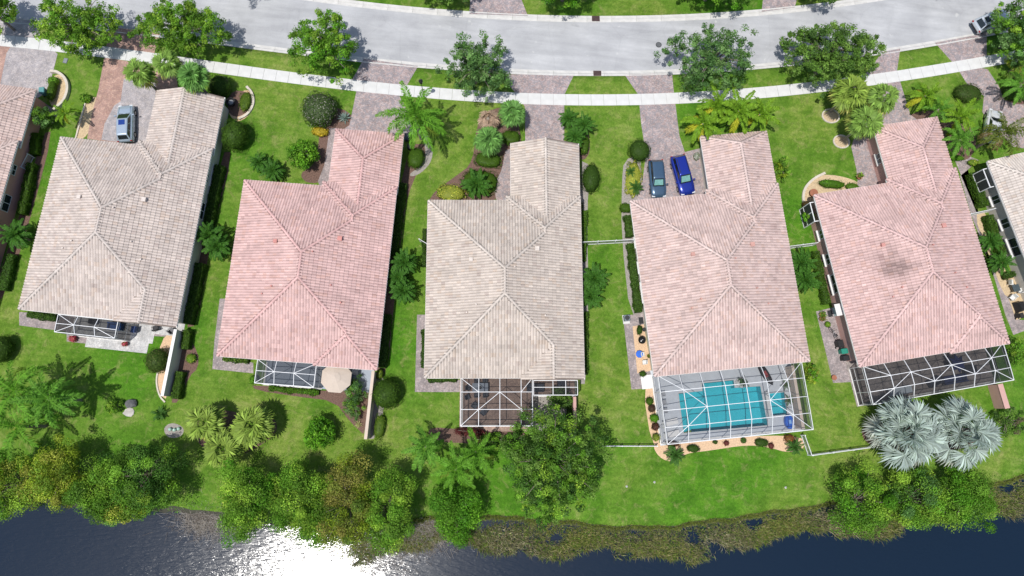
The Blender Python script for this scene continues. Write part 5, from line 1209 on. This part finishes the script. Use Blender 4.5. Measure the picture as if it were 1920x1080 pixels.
# ------------------------------------------------------------------ street furniture and small things
w = P(796, 184); t = thing('street_lamp', 'black lamp post standing at the sidewalk by the tall palm', 'street lamp', (w[0], w[1], 0))
B().cone((0, 0, 0), (0, 0, 3.7), .055, .04, 8).build('pole', BLACK, t); B().lathe((0, 0, 0), [(.14, 0), (.12, .3), (.06, .5)], 10).build('base', BLACK, t)
B().lathe((0, 0, 3.65), [(.10, 0), (.2, .12), (.22, .5), (.26, .52), (.10, .72), (.03, .8)], 8).build('lantern', BLACK, t)
def drain(px, py, label, fn, side):
    w = P(px, py); x = w[0]; y = float(fn(np.array([x]))[0]); a = math.atan(float((fn(np.array([x+.1]))-fn(np.array([x-.1])))[0]/.2))
    t = thing('storm_drain', label, 'drain', (x, y-side*.3, .04), a)
    B().box((0, 0, 0), (.95, .66, .03)).build('frame', MAT('rusty_iron', (.09, .05, .045), .8, .3), t)
    for i in range(8): B().box((-.4+.115*i, 0, .022), (.045, .58, .02)).build('bar', DARKM, t)
drain(1120, 136, 'iron storm drain in the near kerb', ks_f, 1); drain(1117, 35, 'reddish iron storm drain in the far kerb', kn_f, -1)
w = P(1235, 84, -.1); t = thing('manhole_cover', 'round dark manhole cover in the street', 'manhole', (w[0], w[1], -.105)); B().cone((0, 0, 0), (0, 0, .025), .36, .36, 20).build('ring', DARKM, t); B().cone((0, 0, .02), (0, 0, .034), .30, .30, 20).build('lid', MAT('cast_iron', (.10, .105, .11), .7, .3, 8, .5, 20), t)
w = P(123, 114); t = thing('meter_box', 'grey utility box lid in the lawn at the left', 'utility box', (w[0], w[1], 0), -.1); B().box((0, 0, .02), (.5, .65, .06)).build('rim', MAT('box_rim', (.12, .13, .14), .7), t); B().box((0, 0, .055), (.4, .55, .02)).build('lid', MAT('box_lid', (.20, .22, .24), .7), t)
# curved white edging kerb
def edging(pts, label, wd_=.28, h=.22):
    w = smooth_loop([P(x, y)[:2] for x, y in pts], 0); q = [np.array(p) for p in w]
    for _ in range(2):
        r = [q[0]]
        for a, b in zip(q[:-1], q[1:]): r += [a*.75+b*.25, a*.25+b*.75]
        q = r+[q[-1]]
    c = np.mean(q, axis=0); n = []
    for i in range(len(q)):
        d = q[min(i+1, len(q)-1)]-q[max(i-1, 0)]; d /= np.linalg.norm(d); n.append(np.array([-d[1], d[0]])*wd_/2)
    b = B(); vs = []
    for p, k in zip(q, n): vs += [(*(p+k-c), -.02), (*(p+k-c), h), (*(p-k-c), h), (*(p-k-c), -.02)]
    fs = [(4*i+j, 4*i+(j+1) % 4, 4*i+4+(j+1) % 4, 4*i+4+j) for i in range(len(q)-1) for j in range(4)]+[(3, 2, 1, 0), tuple(4*(len(q)-1)+j for j in range(4))]
    b._add(vs, fs); o = b.build('bed_edging', BORDER, None, (c[0], c[1], 0)); tag(o, label, 'edging')
edging([(98, 136), (112, 137), (127, 150), (131, 168), (125, 188), (116, 198), (104, 208)], 'curved white edging wall by the far left driveway', .3, .45)
edging([(463, 163), (474, 175), (477, 195), (466, 215), (448, 224)], 'curved stone edging of the garage bed')
edging([(1546, 325), (1525, 335), (1508, 352), (1504, 372), (1510, 395)], 'curved pale edging of the tan gravel bed')
edging([(164, 182), (152, 225), (142, 262)], 'straight edging of the gravel left of the silver car', .16, .12)
edging([(298, 690), (293, 715), (299, 742), (310, 754)], 'curved edging beside the white garden wall', .16, .12)
def ring(px, py, R, label):
    w = P(px, py); t = thing('edging_ring', label, 'edging', (w[0], w[1], 0)); n = 22
    for i in range(n): a = 2*PI*i/n; B().box((R*math.cos(a), R*math.sin(a)*.85, .06), (.16, R*2*PI/n*.9, .16), a).build('edging_block', BORDER, t)
ring(1557, 218, 1.0, 'block ring round the upper fan palm trunk'); ring(1577, 266, .92, 'block ring round the lower fan palm trunk')
def bin_(px, py, col, label, rz=0.0, s=1.0, name='wheeled_bin'):
    w = P(px, py, .55); t = thing(name, label, 'bin', (w[0], w[1], 0), rz); m = MAT('bin_%d_%d' % (px, py), col, .5, .1)
    b = B().box((0, 0, .5), (.52*s, .6*s, .9)); b.v = [(x*(.82 if z < .4 else 1), y*(.82 if z < .4 else 1), z) for x, y, z in b.v]; b.build('tub', m, t)
    B().box((0, 0, .99), (.6*s, .7*s, .07), 0, .85).build('lid', m, t); B().bar((-.24*s, -.38*s, .94), (.24*s, -.38*s, .94), .05).build('handle', m, t)
    for sx in (-1, 1): B().cone((sx*.2*s, -.3*s, .1), (sx*.26*s, -.3*s, .1), .1, .1, 10).build('wheel', RUBBER, t)
bin_(1573, 645, (.02, .02, .022), 'black wheeled bin, topmost of three on the right narrow patio', .3, 1.15)
bin_(1580, 659, (.02, .22, .16), 'green wheeled bin between two black ones', 1.8, 1.0)
bin_(1583, 672, (.022, .022, .026), 'black wheeled bin, lowest of three on the right narrow patio', 1.8, 1.0)
bin_(82, 172, (.10, .26, .27), 'teal lidded bin by the far left driveway', .2, 1.1)
bin_(764, 258, (.05, .06, .08), 'dark lidded bin at the pink garage corner', .05, 1.1)
bin_(768, 276, (.03, .03, .032), 'black box bin below the dark lidded bin', .05, .8)
w = P(433, 192, .4); t = thing('round_planter', 'round black planter beside the left beige garage', 'planter', (w[0], w[1], 0)); B().lathe((0, 0, 0), [(.32, 0), (.5, .5), (.55, .62), (.45, .62), (.40, .45)], 18).build('pot', BLACK, t); B().lathe((.02, 0, .40), [(.39, 0), (.2, .12), (.02, .14)], 12).build('soil', MAT('grey_soil', (.3, .31, .33), .8), t)
def acunit(px, py, label, rz):
    w = P(px, py, .4); t = thing('air_conditioner', label, 'air conditioner', (w[0], w[1], 0), rz); B().box((0, 0, .05), (.75, 1.0, .1)).build('slab', CONC, t); B().box((0, .08, .45), (.62, .62, .7)).build('housing', MAT('ac_grey', (.14, .17, .20), .5), t); B().cone((0, .08, .8), (0, .08, .83), .27, .27, 16).build('fan_grille', DARKM, t)
acunit(1175, 598, 'grey air conditioner at the top of the pool house patio', .2)
def mat_(px, py, k, d, label): 
    w = P(px, py); o = B().box((0, 0, .03), (*d, .025)).build('door_mat', MAT('mat_fibre', (.03, .03, .032), .95, .3, 20), None, (w[0], w[1], 0), FRAMES[k][2]); tag(o, label, 'mat', 'black door mats')
mat_(1202, 601, 4, (.5, .75), 'black door mat on the pool house patio'); mat_(1556, 588, 5, (.5, .75), 'black door mat on the right narrow patio')
w = P(1213, 716, .1); o = B().box((0, 0, .09), (1.25, 1.5, .17)).box((0, .2, .2), (1.1, .8, .05)).build('white_step', TRIM, None, (w[0], w[1], 0), FRAMES[4][2]); tag(o, 'white step platform at the pool cage door', 'step')
w = P(1203, 638, .6); t = thing('kettle_grill', 'round black kettle grill on the pool house patio', 'grill', (w[0], w[1], 0)); B().lathe((0, 0, .55), [(.10, 0), (.36, .12), (.43, .3), (.40, .36), (.28, .52), (.06, .58)], 18).build('bowl', MAT('grill_enamel', (.012, .012, .013), .12), t); B().bar((-.06, 0, 1.16), (.06, 0, 1.16), .03).build('handle', TRIM, t)
for i in range(3): a = 2*PI*i/3; B().bar((.1*math.cos(a), .1*math.sin(a), .6), (.36*math.cos(a), .36*math.sin(a), 0), .03).build('leg', DARKM, t)
def chair(pos, rz, label, col, name='patio_chair', group='patio chairs', s=1.0, low=0.0):
    t = thing(name, label, 'chair', pos, rz, group); m = MAT('chair_%s' % (label[:14]), col, .6)
    B().box((0, 0, .42-low), (.52*s, .52*s, .08)).build('seat', m, t); B().box((-.25*s, 0, .70-low), (.07, .5*s, .5)).build('backrest', m, t)
    for x in (-.22, .22):
        for y in (-.22, .22): B().box((x*s, y*s, (.38-low)/2), (.05, .05, .38-low)).build('leg', m, t)
    for y in (-.27, .27): B().box((0, y*s, .62-low), (.48*s, .05, .04)).build('armrest', m, t)
def table(pos, rz, label, col, d, h=.72, name='patio_table', hole=False):
    t = thing(name, label, 'table', pos, rz); m = MAT('table_%s' % (label[:14]), col, .4)
    B().box((0, 0, h), (d[0], d[1], .05)).build('tabletop', m, t)
    for x in (-1, 1):
        for y in (-1, 1): B().box((x*(d[0]/2-.08), y*(d[1]/2-.08), h/2-.012), (.06, .06, h-.025)).build('leg', m, t)
    if hole: B().lathe((0, 0, h+.026), [(.16, 0), (.16, .05), (.1, .12)], 12).build('bowl', DARKM, t)
def lw(k, u, v): return hw(k, u, v, .022)
t4 = FRAMES[4][2]
chair(hw(4, -.35, 2.6, .016), t4, 'white patio chair by the blue cushion, pool house patio', (.6, .6, .58), s=.8); chair(hw(4, -.25, 1.7, .016), t4+PI, 'lower white patio chair on the pool house gravel', (.6, .6, .58), s=.8)
w = P(1199, 664, .5); t = thing('bistro_table', 'small table draped with a bright blue cloth', 'table', (w[0], w[1], .014), t4); B().cone((0, 0, 0), (0, 0, .55), .05, .05, 8).build('leg', WHITE, t); B().lathe((0, 0, .5), [(.38, -.12), (.42, .0), (.40, .05), (.05, .07)], 9).build('cloth', MAT('blue_cloth', (.03, .13, .55), .7), t)
# middle house cage
t3 = FRAMES[3][2]
table(lw(3, 5.75, -.95), t3, 'grey glass table with a dark bowl in the middle cage', (.24, .28, .34), (1.7, 1.0), hole=True)
for i, (u, v, r, l) in enumerate([(5.35, -.12, -PI/2, 'dark chair above the grey table, left'), (6.25, -.12, -PI/2, 'dark chair above the grey table, right'), (5.35, -1.75, PI/2, 'dark chair below the grey table, left'), (6.3, -1.75, PI/2, 'dark chair below the grey table, right'), (4.4, -.95, 0, 'dark chair at the left end of the grey table'), (4.35, -1.95, .4, 'dark chair by the left screen of the middle cage'), (5.15, -2.85, -.6, 'upper of two lounge chairs facing across the middle cage'), (6.1, -3.55, 2.5, 'lower of two lounge chairs facing across the middle cage')]):
    chair(lw(3, u, v), t3+r, l, (.05, .06, .08), s=1.15 if i > 5 else .9)
def sofa(pos, rz, label, col, l=1.8):
    t = thing('patio_sofa', label, 'sofa', pos, rz); m = MAT('sofa_%s' % label[:12], col, .8)
    B().box((0, 0, .22), (l, .8, .4)).build('seat', m, t); B().box((0, -.36, .6), (l, .14, .36)).build('backrest', m, t)
    for s in (-1, 1): B().box((s*(l/2-.06), .06, .52), (.13, .68, .2)).build('armrest', m, t)
sofa(lw(3, 11.75, -1.0), t3+PI, 'dark sofa in the narrow bay of the middle house', (.05, .06, .085)); sofa(lw(3, 14.6, -.75), t3+PI/2, 'dark sofa at the right end of the narrow bay', (.05, .06, .085), 1.3)
# left cage
t1 = FRAMES[1][2]
sofa(lw(1, 8.8, -.6), t1+PI, 'blue cushioned sofa in the left cage', (.03, .10, .32), 1.5); chair(lw(1, 10.9, -.7), t1+PI, 'dark blue chair at the right of the left cage', (.02, .05, .16), s=1.2); chair(lw(1, 6.4, -.3), t1, 'black chair at the left of the left cage', (.03, .03, .035), s=1.1)
chair(hw(1, 13.2, -.3, .02), t1+2, 'black chair half under the eave by the white garden wall', (.025, .025, .03), s=1.1); chair(hw(1, 15.0, -.4, .02), t1+1, 'grey chair half under the eave by the white garden wall', (.12, .12, .13), s=1.1)
# parasol
def parasol(pos, rz, label, col, R=1.75, h=2.35, n=8, star=False):
    t = thing('parasol', label, 'parasol', pos, rz); m = MAT('canvas_%s' % label[:10], col, .85, .06)
    B().cone((0, 0, 0), (0, 0, h+.55), .03, .03, 8).build('pole', DARKM, t); B().lathe((0, 0, 0), [(.3, 0), (.28, .1), (.06, .14)], 14).build('base', DARKM, t)
    rim = []
    for i in range(2*n if star else n):
        a = PI*i/n if star else 2*PI*(i+.5)/n; r = R*(1 if not star or i % 2 == 0 else .58); rim.append((r*math.cos(a), r*math.sin(a), h-(.1 if star and i % 2 == 0 else 0)))
    k = len(rim); low = [(x, y, z-.14) for x, y, z in rim]; inn = [(x*.3, y*.3, h+.42) for x, y, z in rim]
    b = B(); b._add(rim+inn+low+[(0, 0, h+.44)], [(i, (i+1) % k, k+(i+1) % k, k+i) for i in range(k)]+[(2*k+i, 2*k+(i+1) % k, (i+1) % k, i) for i in range(k)]); b.build('canopy', m, t)
    b = B(); v2 = [(x*.34, y*.34, h+.43) for x, y, z in rim]; b._add(v2+[(0, 0, h+.58)], [(i, (i+1) % k, k) for i in range(k)]); b.build('vent_cap', m, t)
    for i in range(n): a = 2*PI*(i+.5)/n if not star else 2*PI*i/n; B().bar((0, 0, h+.5), (R*.97*math.cos(a), R*.97*math.sin(a), h-.05), .025).build('rib', DARKM, t)
w = P(630, 708, 2.5); parasol((w[0], w[1], .022), .03, 'large tan octagonal parasol behind the pink house', (.50, .42, .35), 1.68)
w = P(1797, 681, 2.0); parasol((w[0], w[1], .022), .27, 'navy blue star shaped parasol inside the long right cage', (.02, .035, .16), 1.0, 1.95, 8, True)
t2 = FRAMES[2][2]
chair(lw(2, 14.0, -.5), t2, 'white chair right of the tan parasol', (.6, .6, .6), s=1.0); table(lw(2, 13.5, -1.2), t2, 'dark blue slatted table right of the tan parasol', (.10, .13, .18), (.8, .8))
chair(lw(2, 11.0, -.6), t2+PI, 'dark chair left of the tan parasol', (.04, .045, .06))
# right cage
t5 = FRAMES[5][2]
table(lw(5, 5.2, -3.35), t5, 'long white table in the right cage', (.55, .62, .68), (2.6, .8), .6)
sofa(lw(5, 9.3, -3.0), t5+.3, 'dark round backed sofa in the right cage', (.03, .035, .06), 1.4); sofa(lw(5, 11.6, -3.1), t5, 'long navy sofa at the right of the long cage', (.02, .035, .12), 2.6); sofa(lw(5, 13.6, -2.4), t5+PI, 'small dark sofa at the right end of the long cage', (.03, .03, .04), 1.4)
# pool deck things
def lounger(pos, rz, label):
    t = thing('sun_lounger', label, 'sun lounger', pos, rz, 'white sun loungers on the pool deck')
    B().box((.2, 0, .3), (1.3, .6, .08)).build('seat', TRIM, t); b = B(); b.bar((-.45, 0, .32), (-.95, 0, .72), .6, .07); b.build('backrest', TRIM, t)
    for x in (-.3, .75):
        for y in (-.25, .25): B().box((x, y, .13), (.05, .05, .26)).build('leg', TRIM, t)
lounger(hw(4, 1.7, -5.0, .03), t4+.15, 'upper white sun lounger left of the pool'); lounger(hw(4, 1.7, -6.25, .03), t4+.15, 'lower white sun lounger left of the pool')
for i, (u, v, l) in enumerate([(1.3, -1.9, 'upper wire frame chair left of the pool'), (1.3, -2.8, 'middle wire frame chair left of the pool'), (1.3, -3.7, 'lower wire frame chair left of the pool')]): chair(hw(4, u, v, .03), t4, l, (.30, .31, .33), s=.9)
t = thing('kayak', 'black and red kayak leaning on the pool deck', 'kayak', hw(4, 12.9, -.75, .03), t4-1.15)
b = B(); V = []; n = 9
for i in range(n):
    s = -1+2*i/(n-1); wv = .42*(1-s*s)**.6+.02; V += [(s*1.5, -wv, .22+.15*s*s), (s*1.5, 0, .05+.15*s*s), (s*1.5, wv, .22+.15*s*s), (s*1.5, 0, .34+.1*s*s)]
b._add(V, [(4*i+j, 4*i+(j+1) % 4, 4*i+4+(j+1) % 4, 4*i+4+j) for i in range(n-1) for j in range(4)]+[(3, 2, 1, 0), (32, 33, 34, 35)]); b.build('hull', BLACK, t, smooth=True)
B().box((.1, 0, .33), (.7, .38, .06)).build('cockpit', MAT('kayak_red', (.25, .03, .03), .5), t)
t = thing('deck_box', 'bright blue rounded float in the lower right cage corner', 'float', hw(4, 14.6, -6.2, .03), t4)
B().lathe((0, 0, 0), [(.5, 0), (.58, .15), (.58, .5), (.5, .62), (.1, .66)], 14).build('shell', MAT('blue_plastic', (.02, .12, .55), .35), t); t.scale = (.85, 1.35, 1)
B().box((0, 0, .67), (.3, .3, .03)).build('patch', MAT('pale_blue_patch', (.25, .45, .75), .4), t)
t = thing('rock_planter', 'pale rock with dark plant at the pool edge', 'rock', hw(4, 10.15, -1.5, .03), t4); bm = B().lathe((0, 0, 0), [(.6, 0), (.62, .2), (.4, .4), (.1, .45)], 9); bm.build('rock', MAT('pale_rock', (.5, .5, .48), .9, .3, 5, .6, 9), t)
rngp = np.random.default_rng(4); q = rngp.normal(0, .25, (120, 3)); q[:, 2] = .55+abs(q[:, 2])*.6; V, F = leaf_quads(q, .3, rngp); obj('plant', mesh_np('plant', V, F, leaf_cols(120, DARKG, rngp), LEAF), t)
for i, (u, v, l) in enumerate([(14.9, -2.2, 'small potted plant by the upper tan wall in the pool cage'), (14.95, -3.9, 'thin potted palm by the tan wall in the pool cage')]):
    t = thing('potted_plant', l, 'plant', hw(4, u, v, .03), t4); B().lathe((0, 0, 0), [(.16, 0), (.22, .35), (.18, .35)], 10).build('pot', MAT('clay', (.3, .13, .08), .8), t)
    for k in range(9): o = obj('leaf', SAGO[min(11, k)], t, (0, 0, .4), GA*k, scale=.45)
# bicycle
w = P(1563, 626, .4); t = thing('bicycle', 'grey bicycle standing on the right narrow patio', 'bicycle', (w[0], w[1], 0), .27+1.9)
for x in (-.52, .52):
    b = B(); n = 18
    for i in range(n): a, c = 2*PI*i/n, 2*PI*(i+1)/n; b.bar((x+.33*math.cos(a), 0, .34+.33*math.sin(a)), (x+.33*math.cos(c), 0, .34+.33*math.sin(c)), .035)
    b.build('wheel', RUBBER, t)
b = B(); 
for p, q in (((-.52, 0, .34), (-.1, 0, .32)), ((-.1, 0, .32), (-.2, 0, .82)), ((-.2, 0, .78), (.36, 0, .80)), ((-.1, 0, .32), (.38, 0, .72)), ((.52, 0, .34), (.34, 0, .95)), ((-.52, 0, .34), (-.2, 0, .78))): b.bar(p, q, .035)
b.build('frame', MAT('bike_grey', (.3, .3, .31), .4), t); B().box((-.22, 0, .88), (.26, .15, .06)).build('saddle', BLACK, t); B().bar((.32, -.3, 1.0), (.32, .3, 1.0), .03).build('handlebar', DARKM, t); B().bar((.34, 0, .93), (.32, 0, 1.0), .03).build('stem', DARKM, t)
def pot(px, py, label, col=(.3, .12, .07), plant=True, s=1.0, cols=MIDG):
    w = P(px, py, .3); t = thing('flower_pot', label, 'plant pot', (w[0], w[1], 0)); B().lathe((0, 0, 0), [(.18*s, 0), (.26*s, .32*s), (.29*s, .36*s), (.22*s, .36*s)], 12).build('pot', MAT('pot_%d' % px, col, .8), t)
    if plant:
        rg = np.random.default_rng(int(px)); q = rg.normal(0, .16*s, (90, 3)); q[:, 2] = .45*s+abs(q[:, 2]); V, F = leaf_quads(q, .2*s, rg); obj('plant', mesh_np('plant', V, F, leaf_cols(90, cols, rg), LEAF), t)
pot(1541, 590, 'potted plant at the top of the right narrow patio'); pot(1541, 598, 'second potted plant on the right narrow patio', cols=RUST); pot(1564, 708, 'small clay pot at the foot of the right narrow patio', plant=False)
pot(1611, 332, 'clay pot beside the right pink house walk', s=1.2, cols=MIDG+[(.25, .2, .1)]); pot(1524, 363, 'wide clay pot on the tan gravel bed', s=1.7, plant=False); pot(1569, 568, 'small red flower pot under the right pink eave', cols=[(.3, .05, .04), (.1, .14, .03)])
pot(1208, 618, 'dark pot by the pool house wall', (.03, .03, .03), False, .8); pot(1217, 668, 'small black pot beside the white chairs', (.03, .03, .03), True, .7, RUST)
# right edge patio
t6 = FRAMES[6][2]
for i, (x, y, r, l) in enumerate([(1895, 530, 0, 'white chair at the top of the right edge patio set'), (1912, 545, 2, 'white chair at the right of the right edge patio set'), (1898, 558, 4, 'white chair at the bottom of the right edge patio set')]): w = P(x, y, .4); chair((w[0], w[1], .012), r, l, (.62, .62, .6))
w = P(1905, 540, .7); table((w[0], w[1], .012), t6, 'dark glass table in the right edge patio set', (.06, .08, .09), (.8, .8))
w = P(1912, 575, .5); t = thing('covered_grill', 'black covered grill at the right edge', 'grill', (w[0], w[1], 0), t6); B().box((0, 0, .5), (.75, 1.25, .9), 0, .8).build('cover', BLACK, t); B().box((0, 0, .975), (.5, .9, .05)).build('cover_top', BLACK, t)
bin_(1911, 592, (.03, .028, .028), 'small black box bin at the right edge', t6, .8)
# back lawn
w = P(243, 764, .3); rg = np.random.default_rng(9)
def rock(px, py, R, label, col, seed, fl=.6):
    rg = np.random.default_rng(seed); w = P(px, py, .2); bm = bmesh.new(); bmesh.ops.create_icosphere(bm, subdivisions=2, radius=1)
    for v in bm.verts: v.co *= 1+rg.normal(0, .09); v.co.x *= R*1.15; v.co.y *= R; v.co.z *= R*fl
    for v in bm.verts: v.co.z = max(v.co.z+R*fl*.5, -.02)
    me = bpy.data.meshes.new('boulder'); bm.to_mesh(me); bm.free(); me.materials.append(MAT('boulder_%d' % seed, col, .9, .3, 2, .6, 7)); tag(obj('boulder', me, None, (w[0], w[1], 0)), label, 'rock', 'boulders on the back lawn')
rock(246, 757, .5, 'large dark grey boulder on the left back lawn', (.13, .13, .135), 1, 1.0); rock(240, 773, .5, 'flat pale stone below the dark boulder', (.42, .40, .37), 2, .18)
for i, (x, y, l) in enumerate([(319, 805, 'left pale green glass float in the gravel ring'), (327, 806, 'middle pale green glass float in the gravel ring'), (335, 804, 'right pale green glass float in the gravel ring')]):
    w = P(x, y, .15); o = B().lathe((0, 0, 0), [(.08, 0), (.19, .08), (.2, .2), (.12, .33), (.03, .36)], 14).build('glass_float', MAT('pale_green_glass', (.36, .52, .44), .15), None, (w[0], w[1], .012), smooth=True); tag(o, l, 'ornament', 'glass floats in the gravel ring')
def sprinkler(px, py, label):
    w = P(px, py); t = thing('lawn_sprinkler', label, 'sprinkler', (w[0], w[1], 0)); B().cone((0, 0, 0), (0, 0, .10), .12, .10, 10).build('collar', CONC, t); B().cone((0, 0, .08), (0, 0, .2), .03, .04, 8).build('head', BLACK, t)
sprinkler(1175, 912, 'dark sprinkler head on the wide back lawn'); sprinkler(1227, 904, 'pale sprinkler head on the wide back lawn'); sprinkler(1473, 914, 'sprinkler head near the right bank tree group')
